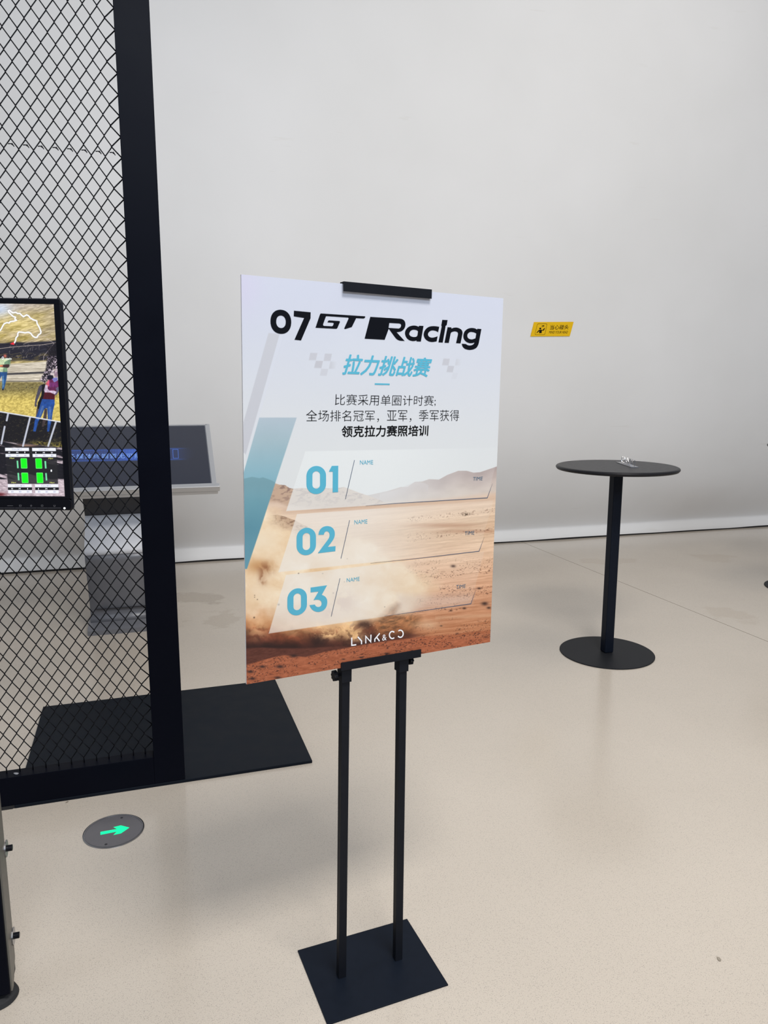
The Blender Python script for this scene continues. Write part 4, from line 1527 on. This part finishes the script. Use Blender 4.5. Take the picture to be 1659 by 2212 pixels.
    f(m5([(820, 1075), (890, 1075), (870, 1250), (800, 1260)]), (78, 66, 66))
    f(m5([(1000, 1070), (1060, 1070), (1040, 1310), (980, 1470), (935, 1470)]), (66, 54, 54))
    # figure in a plum top, arms folded, jeans
    f(m5([(1060, 340), (1100, 312), (1190, 318), (1200, 400), (1120, 430), (1060, 410)]), (16, 14, 34))
    f(m5([(1110, 300), (1180, 200), (1210, 200), (1210, 330)]), (222, 206, 214), .7)
    f(m5([(1215, 230), (1250, 170), (1290, 175), (1310, 300), (1290, 350), (1250, 372), (1215, 330)]), (150, 126, 142))
    f(m5([(1230, 175), (1290, 175), (1290, 235), (1240, 250)]), (210, 192, 200), .8)
    f(m5([(1170, 400), (1210, 370), (1290, 370), (1290, 440), (1220, 475), (1180, 440)]), (118, 118, 186))
    f(m5([(1085, 430), (1165, 400), (1215, 478), (1285, 440), (1320, 430), (1325, 580), (1280, 600), (1225, 780), (1222, 870), (960, 865), (1000, 700), (1060, 650)]), (98, 32, 76))
    f(m5([(1000, 700), (1060, 660), (1250, 650), (1225, 780), (1222, 870), (960, 865)]), (72, 8, 24))
    f(m5([(1040, 480), (1100, 410), (1110, 560), (1070, 570), (1020, 560)]), (216, 92, 118), .9)
    f(m5([(1095, 480), (1280, 480), (1290, 570), (1110, 590)]), (118, 52, 118), .6)
    f(m5([(1020, 530), (1070, 540), (1065, 620), (1110, 660), (1210, 660), (1285, 690), (1275, 740), (1210, 740), (1130, 705), (1000, 700), (985, 650)]), (196, 178, 200))
    f(m5([(1250, 600), (1320, 570), (1320, 650), (1280, 740), (1235, 770), (1215, 750), (1265, 700)]), (92, 82, 108))
    f(m5([(945, 850), (1222, 862), (1225, 960), (1180, 1150), (1160, 1320), (1100, 1580), (1055, 1580), (1070, 1300), (1060, 1060), (1000, 1060), (930, 1230), (860, 1350), (800, 1580), (740, 1575), (780, 1330), (850, 1150), (900, 980)]), (30, 72, 146))
    f(m5([(930, 1000), (985, 1000), (925, 1200), (860, 1320), (830, 1320), (900, 1120)]), (84, 116, 170), .8)
    f(m5([(1090, 1020), (1150, 1020), (1150, 1200), (1120, 1400), (1090, 1400)]), (80, 112, 168), .7)
    f = lambda pts, col, a=1, s=.6: P.mix(col, P.poly(pts, s) * a)
    # rail
    P.mix((214, 216, 224), P.line(m5([(-20, 1130), (700, 1250), (1380, 1368)]), 2.6))
    for p in ([(180, 1185), (150, 1330)], [(105, 1470), (30, 1850)], [(672, 1270), (515, 1900)], [(1250, 1375), (1080, 1900)]):
        P.mix((196, 200, 214), P.line(m5(p), 4.0) * .95)
    # route map
    rt = [(0, 880), (30, 840), (70, 760), (110, 700), (180, 672), (235, 685), (260, 650), (360, 635), (425, 612), (385, 590), (385, 560), (400, 535), (340, 520), (280, 465), (225, 410), (210, 370), (240, 355), (280, 390), (330, 425), (400, 410), (450, 440), (510, 440),
          (560, 490), (600, 525), (640, 500), (680, 475), (730, 500), (780, 560), (850, 600), (940, 630), (950, 700), (1010, 800), (1050, 910), (1040, 950), (975, 995), (950, 1050), (900, 1055), (840, 1020), (780, 940), (720, 920), (640, 935), (560, 920), (480, 915), (455, 950), (455, 1010), (410, 1060), (400, 1130), (370, 1190)]
    P.mix((90, 90, 100), P.line(m4(rt), 4.0) * .4)
    P.mix((250, 250, 252), P.line(m4(rt), 3.0))
    f(m4([(255, 1215), (350, 1170), (372, 1245), (300, 1235)]), (226, 44, 54))
    # head-up tyre panel
    f(m6([(105, 180), (1190, 180), (1225, 930), (165, 930)]), (28, 28, 30), .82)
    for y0, y1, dx in ((168, 238, 0), (295, 362, 10), (935, 1002, 58), (1060, 1125, 66)):
        f(m6([(105 + dx, y0), (610 + dx * .95, y0), (614 + dx * .95, y1), (108 + dx, y1)]), (236, 238, 248))
        f(m6([(675 + dx, y0 + 3), (1175 + dx * .9, y0 + 3), (1180 + dx * .9, y1 + 3), (680 + dx, y1 + 3)]), (236, 238, 248))
    for y0, y1, dx in ((240, 293, 5), (1003, 1058, 62)):
        f(m6([(105 + dx, y0), (612 + dx, y0), (616 + dx, y1), (108 + dx, y1)]), (14, 14, 18))
        f(m6([(680 + dx, y0), (1180 + dx * .9, y0), (1184 + dx * .9, y1), (684 + dx, y1)]), (14, 14, 18))
    for x0, y0, x1, y1 in ((430, 390, 575, 605), (742, 392, 888, 608), (448, 692, 598, 912), (765, 692, 912, 912)):
        f(rr4(m6([(x0, y0), (x1 - 8, y0), (x1 + 4, y1), (x0 + 14, y1)])), (112, 255, 120))
        f(rr4(m6([(x0 + 12, y0 + 12), (x1 - 18, y0 + 12), (x1 - 6, y1 - 12), (x0 + 24, y1 - 12)])), (4, 240, 16))
    for x0, y0, x1, y1 in ((350, 440, 382, 600), (937, 448, 970, 605), (368, 698, 400, 855), (953, 702, 985, 858)):
        f(m6([(x0, y0), (x1, y0), (x1 + 12, y1), (x0 + 12, y1)]), (120, 232, 170))
    return P


M['game'] = attr_mat('monitor_picture', 1.35, .25, .4, .03, 1200)
xs_m = np.concatenate([np.linspace(-MW + .0135, -.20, 30), np.linspace(-.20, -bz, 330)[1:]])
ys_m = np.linspace(CH + .0035, MH - .0105, 640)
print_sheet('display_picture', MFm, xs_m, ys_m, paint_game, (1, 1, 1), M['game'], mon, z=-.004)


def hud(body, pts, material, bold=0.):
    a, b, c = mp_(pts, 0, 950, 9.76)
    lettering('display_lettering', body, a, b, c, MFm, 0, -.0037, material, mon, bold=bold)


for x, y in ((255, 215), (820, 220), (315, 983), (870, 983)):
    hud('Core 80°C', [(x, y), (x + 208, y + 2), (x, y - 30)], M['hud_ink'])
for xs3, y in (((178, 347, 520), 280), ((752, 908, 1076), 285), ((238, 400, 578), 1045), ((806, 960, 1128), 1047)):
    for x, ch in zip(xs3, 'OMI' if xs3[0] < 300 else 'IMO'):
        w_ = 10 if ch == 'I' else 36
        hud(ch, [(x, y), (x + w_, y), (x, y - 28)], M['hud_white'], .02)
for xs3, y in (((180, 347, 512), 344), ((745, 910, 1075), 347), ((238, 403, 568), 1108), ((800, 962, 1128), 1110)):
    for x in xs3:
        hud('80', [(x, y), (x + 50, y), (x, y - 26)], M['hud_ink'])
for x, y in ((200, 408), (1015, 412), (235, 920), (1045, 922)):
    hud('29psi', [(x, y), (x + 102, y), (x, y - 34)], M['hud_yellow'])
hud('1', [(1074, 668), (1092, 668), (1074, 634)], M['hud_white'], .03)
a, b, c = mp_([(45, 1622), (100, 1622), (45, 1545)], 0, 640, 11.85)
lettering('display_lettering', '0', a, b, c, MFm, 0, -.0037, M['hud_white'], mon, bold=.01)
a, b, c = mp_([(152, 1622), (300, 1622), (152, 1570)], 0, 640, 11.85)
lettering('display_lettering', 'm/s', a, b, c, MFm, 0, -.0037, M['hud_white'], mon, bold=.01)
# chin markings
dm = M['dim_mark']
for x0, x1 in ((-140, 78), (88, 305), (316, 536), (546, 768), (780, 998), (1006, 1280)):
    flat('button_line', [mp_([(x0, 1438), (x1, 1438), (x1, 1443), (x0, 1443)], 0, 950, 9.76, 0)], MFm, -.0008, -.0005, dm, mon)
flat('button_mark', [mp_(ellipse(654, 1392, 17, 17, 16), 0, 950, 9.76, 0), mp_(ellipse(654, 1392, 12, 12, 16), 0, 950, 9.76, 0)], MFm, -.0008, -.0005, dm, mon)
flat('button_mark', [mp_(ribbon(arcp(1147, 1392, 17, 17, 120, 420, 14), 5), 0, 950, 9.76, 0)], MFm, -.0008, -.0005, dm, mon)
flat('button_mark', [mp_([(865, 1374), (906, 1374), (906, 1408), (865, 1408)], 0, 950, 9.76, 0), mp_([(869, 1378), (902, 1378), (902, 1404), (869, 1404)], 0, 950, 9.76, 0)], MFm, -.0008, -.0005, dm, mon)
flat('button_mark', [mp_([(404, 1374), (446, 1374), (446, 1408), (404, 1408)], 0, 950, 9.76, 0), mp_([(409, 1378), (441, 1378), (441, 1404), (409, 1404)], 0, 950, 9.76, 0)], MFm, -.0008, -.0005, dm, mon)
flat('button_mark', [mp_([(150, 1389), (270, 1389), (270, 1394), (150, 1394)], 0, 950, 9.76, 0)], MFm, -.0008, -.0005, dm, mon)
q = mp_([(1358, 1444)], 0, 950, 9.76, 0)[0]
G(MFm).lathe([(.0019, -.001), (.0019, .0002), (.0010, .0006)], 14, 'z', (q[0], q[1], 0)).out('status_light', M['led'], mon)

# ================================================================== RIG COLUMN (left edge)
corner = on_plane(27.5, 2140, (0, 0, .034), Vector((0, 0, 1)))   # near lower corner of the side plate
RF = yawframe(corner, PYAW)
rig = thing('rig_column', yawframe((corner.x - .03, corner.y + .03, 0), PYAW), 'black upright of the racing rig with grey side plate, bolts and rubber foot, at the left edge', 'rig upright')
G(RF).box(-.0850, -.0045, -.006, .078, -.004, 1.62 - .034).out('column', M['black_frame'], rig, bevel=.003)
# side plate with chamfered lower corner, lying on the column's right face
pp = [(0.0, .0), (.0, .50), (.055, .50), (.062, .49), (.062, .045), (.018, .0)]
g = G(RF)
n = len(pp)
g.add([(-.0045, p[0], p[1]) for p in pp] + [(.0, p[0], p[1]) for p in pp], [tuple(range(n)), tuple(range(n, 2 * n))[::-1]] + [(i, (i + 1) % n, n + (i + 1) % n, n + i) for i in range(n)])
plate = g.out('side_plate', M['aluminium'], rig, bevel=.0006)
pun = Vector((math.cos(PYAW), math.sin(PYAW), 0))
for px, py in ((12.5, 1833), (28, 2022)):
    v = RF.inverted() @ on_plane(px, py, corner, pun)
    bo = G(RF).lathe([(.0205, 0), (.0205, .0022)], 28, 'x', (0.0002, v.y, v.z)).out('washer', M['steel'], rig)
    bo = G(RF).lathe([(.0075, 0), (.0075, .0115), (.0068, .0125)], 20, 'x', (0.0024, v.y, v.z)).out('bolt', M['plastic'], rig)
ft = G(yawframe((corner.x, corner.y, 0), PYAW))
ft.lathe([(.046, 0), (.048, .003), (.044, .012), (.034, .019), (.012, .022), (.010, .032)], 40, 'z', (-.040, .030, 0))
ft.out('rubber_foot', M['rubber'], rig, smooth=False)
# arm that carries the monitor
back_c = MFm @ Vector((-.33, MH * .5, -.045))
arm_f = frame(back_c, mu, Vector((0, 0, 1)))
G(arm_f).box(-.06, .06, -.06, .06, -.008, 0).out('mount_plate', M['black_frame'], rig, bevel=.001)
cc_ = RF @ Vector((-.045, -.006, 1.30))
az = (cc_ - back_c)
zl = (cc_.y - back_c.y)
G().tube([tuple(back_c + Vector((0, .008, 0))), tuple(Vector((cc_.x, cc_.y, back_c.z)))], .022, 12).out('mount_arm', M['black_frame'], rig)

# ================================================================== DEBRIS
random.seed(11)


def crumb(px, py, z, s, label, material, name='paper_scrap', cat='debris'):
    c = on_plane(px, py, (0, 0, z), Vector((0, 0, 1)))
    g = G(yawframe(c, random.uniform(0, 3)))
    top = [(s * random.uniform(.6, 1.1) * math.cos(a), s * .5 * random.uniform(.6, 1.1) * math.sin(a)) for a in [i * math.pi / 4 for i in range(8)]]
    g.prism(top, 0, s * .22)
    o_ = g.out(name, material)
    return tag(o_, label, cat)


M['paper'] = mat('scrap_paper', (.32, .33, .36), .7, vary=.2)
M['dust'] = mat('dust_lump', (.30, .26, .21), .9, vary=.3)
crumb(145, 1733, 0, .008, 'small grey fluff lump at the foot of the partition rail', M['dust'], 'dust_lump')
crumb(35, 1672, .1187, .012, 'torn paper scrap lying on the partition rail', M['paper'])
crumb(1553, 2073, 0, .010, 'tiny dark scratch mark on the beige floor at lower right', M['dust'], 'floor_scratch')  # raised flake stands in for a scratch in the floor
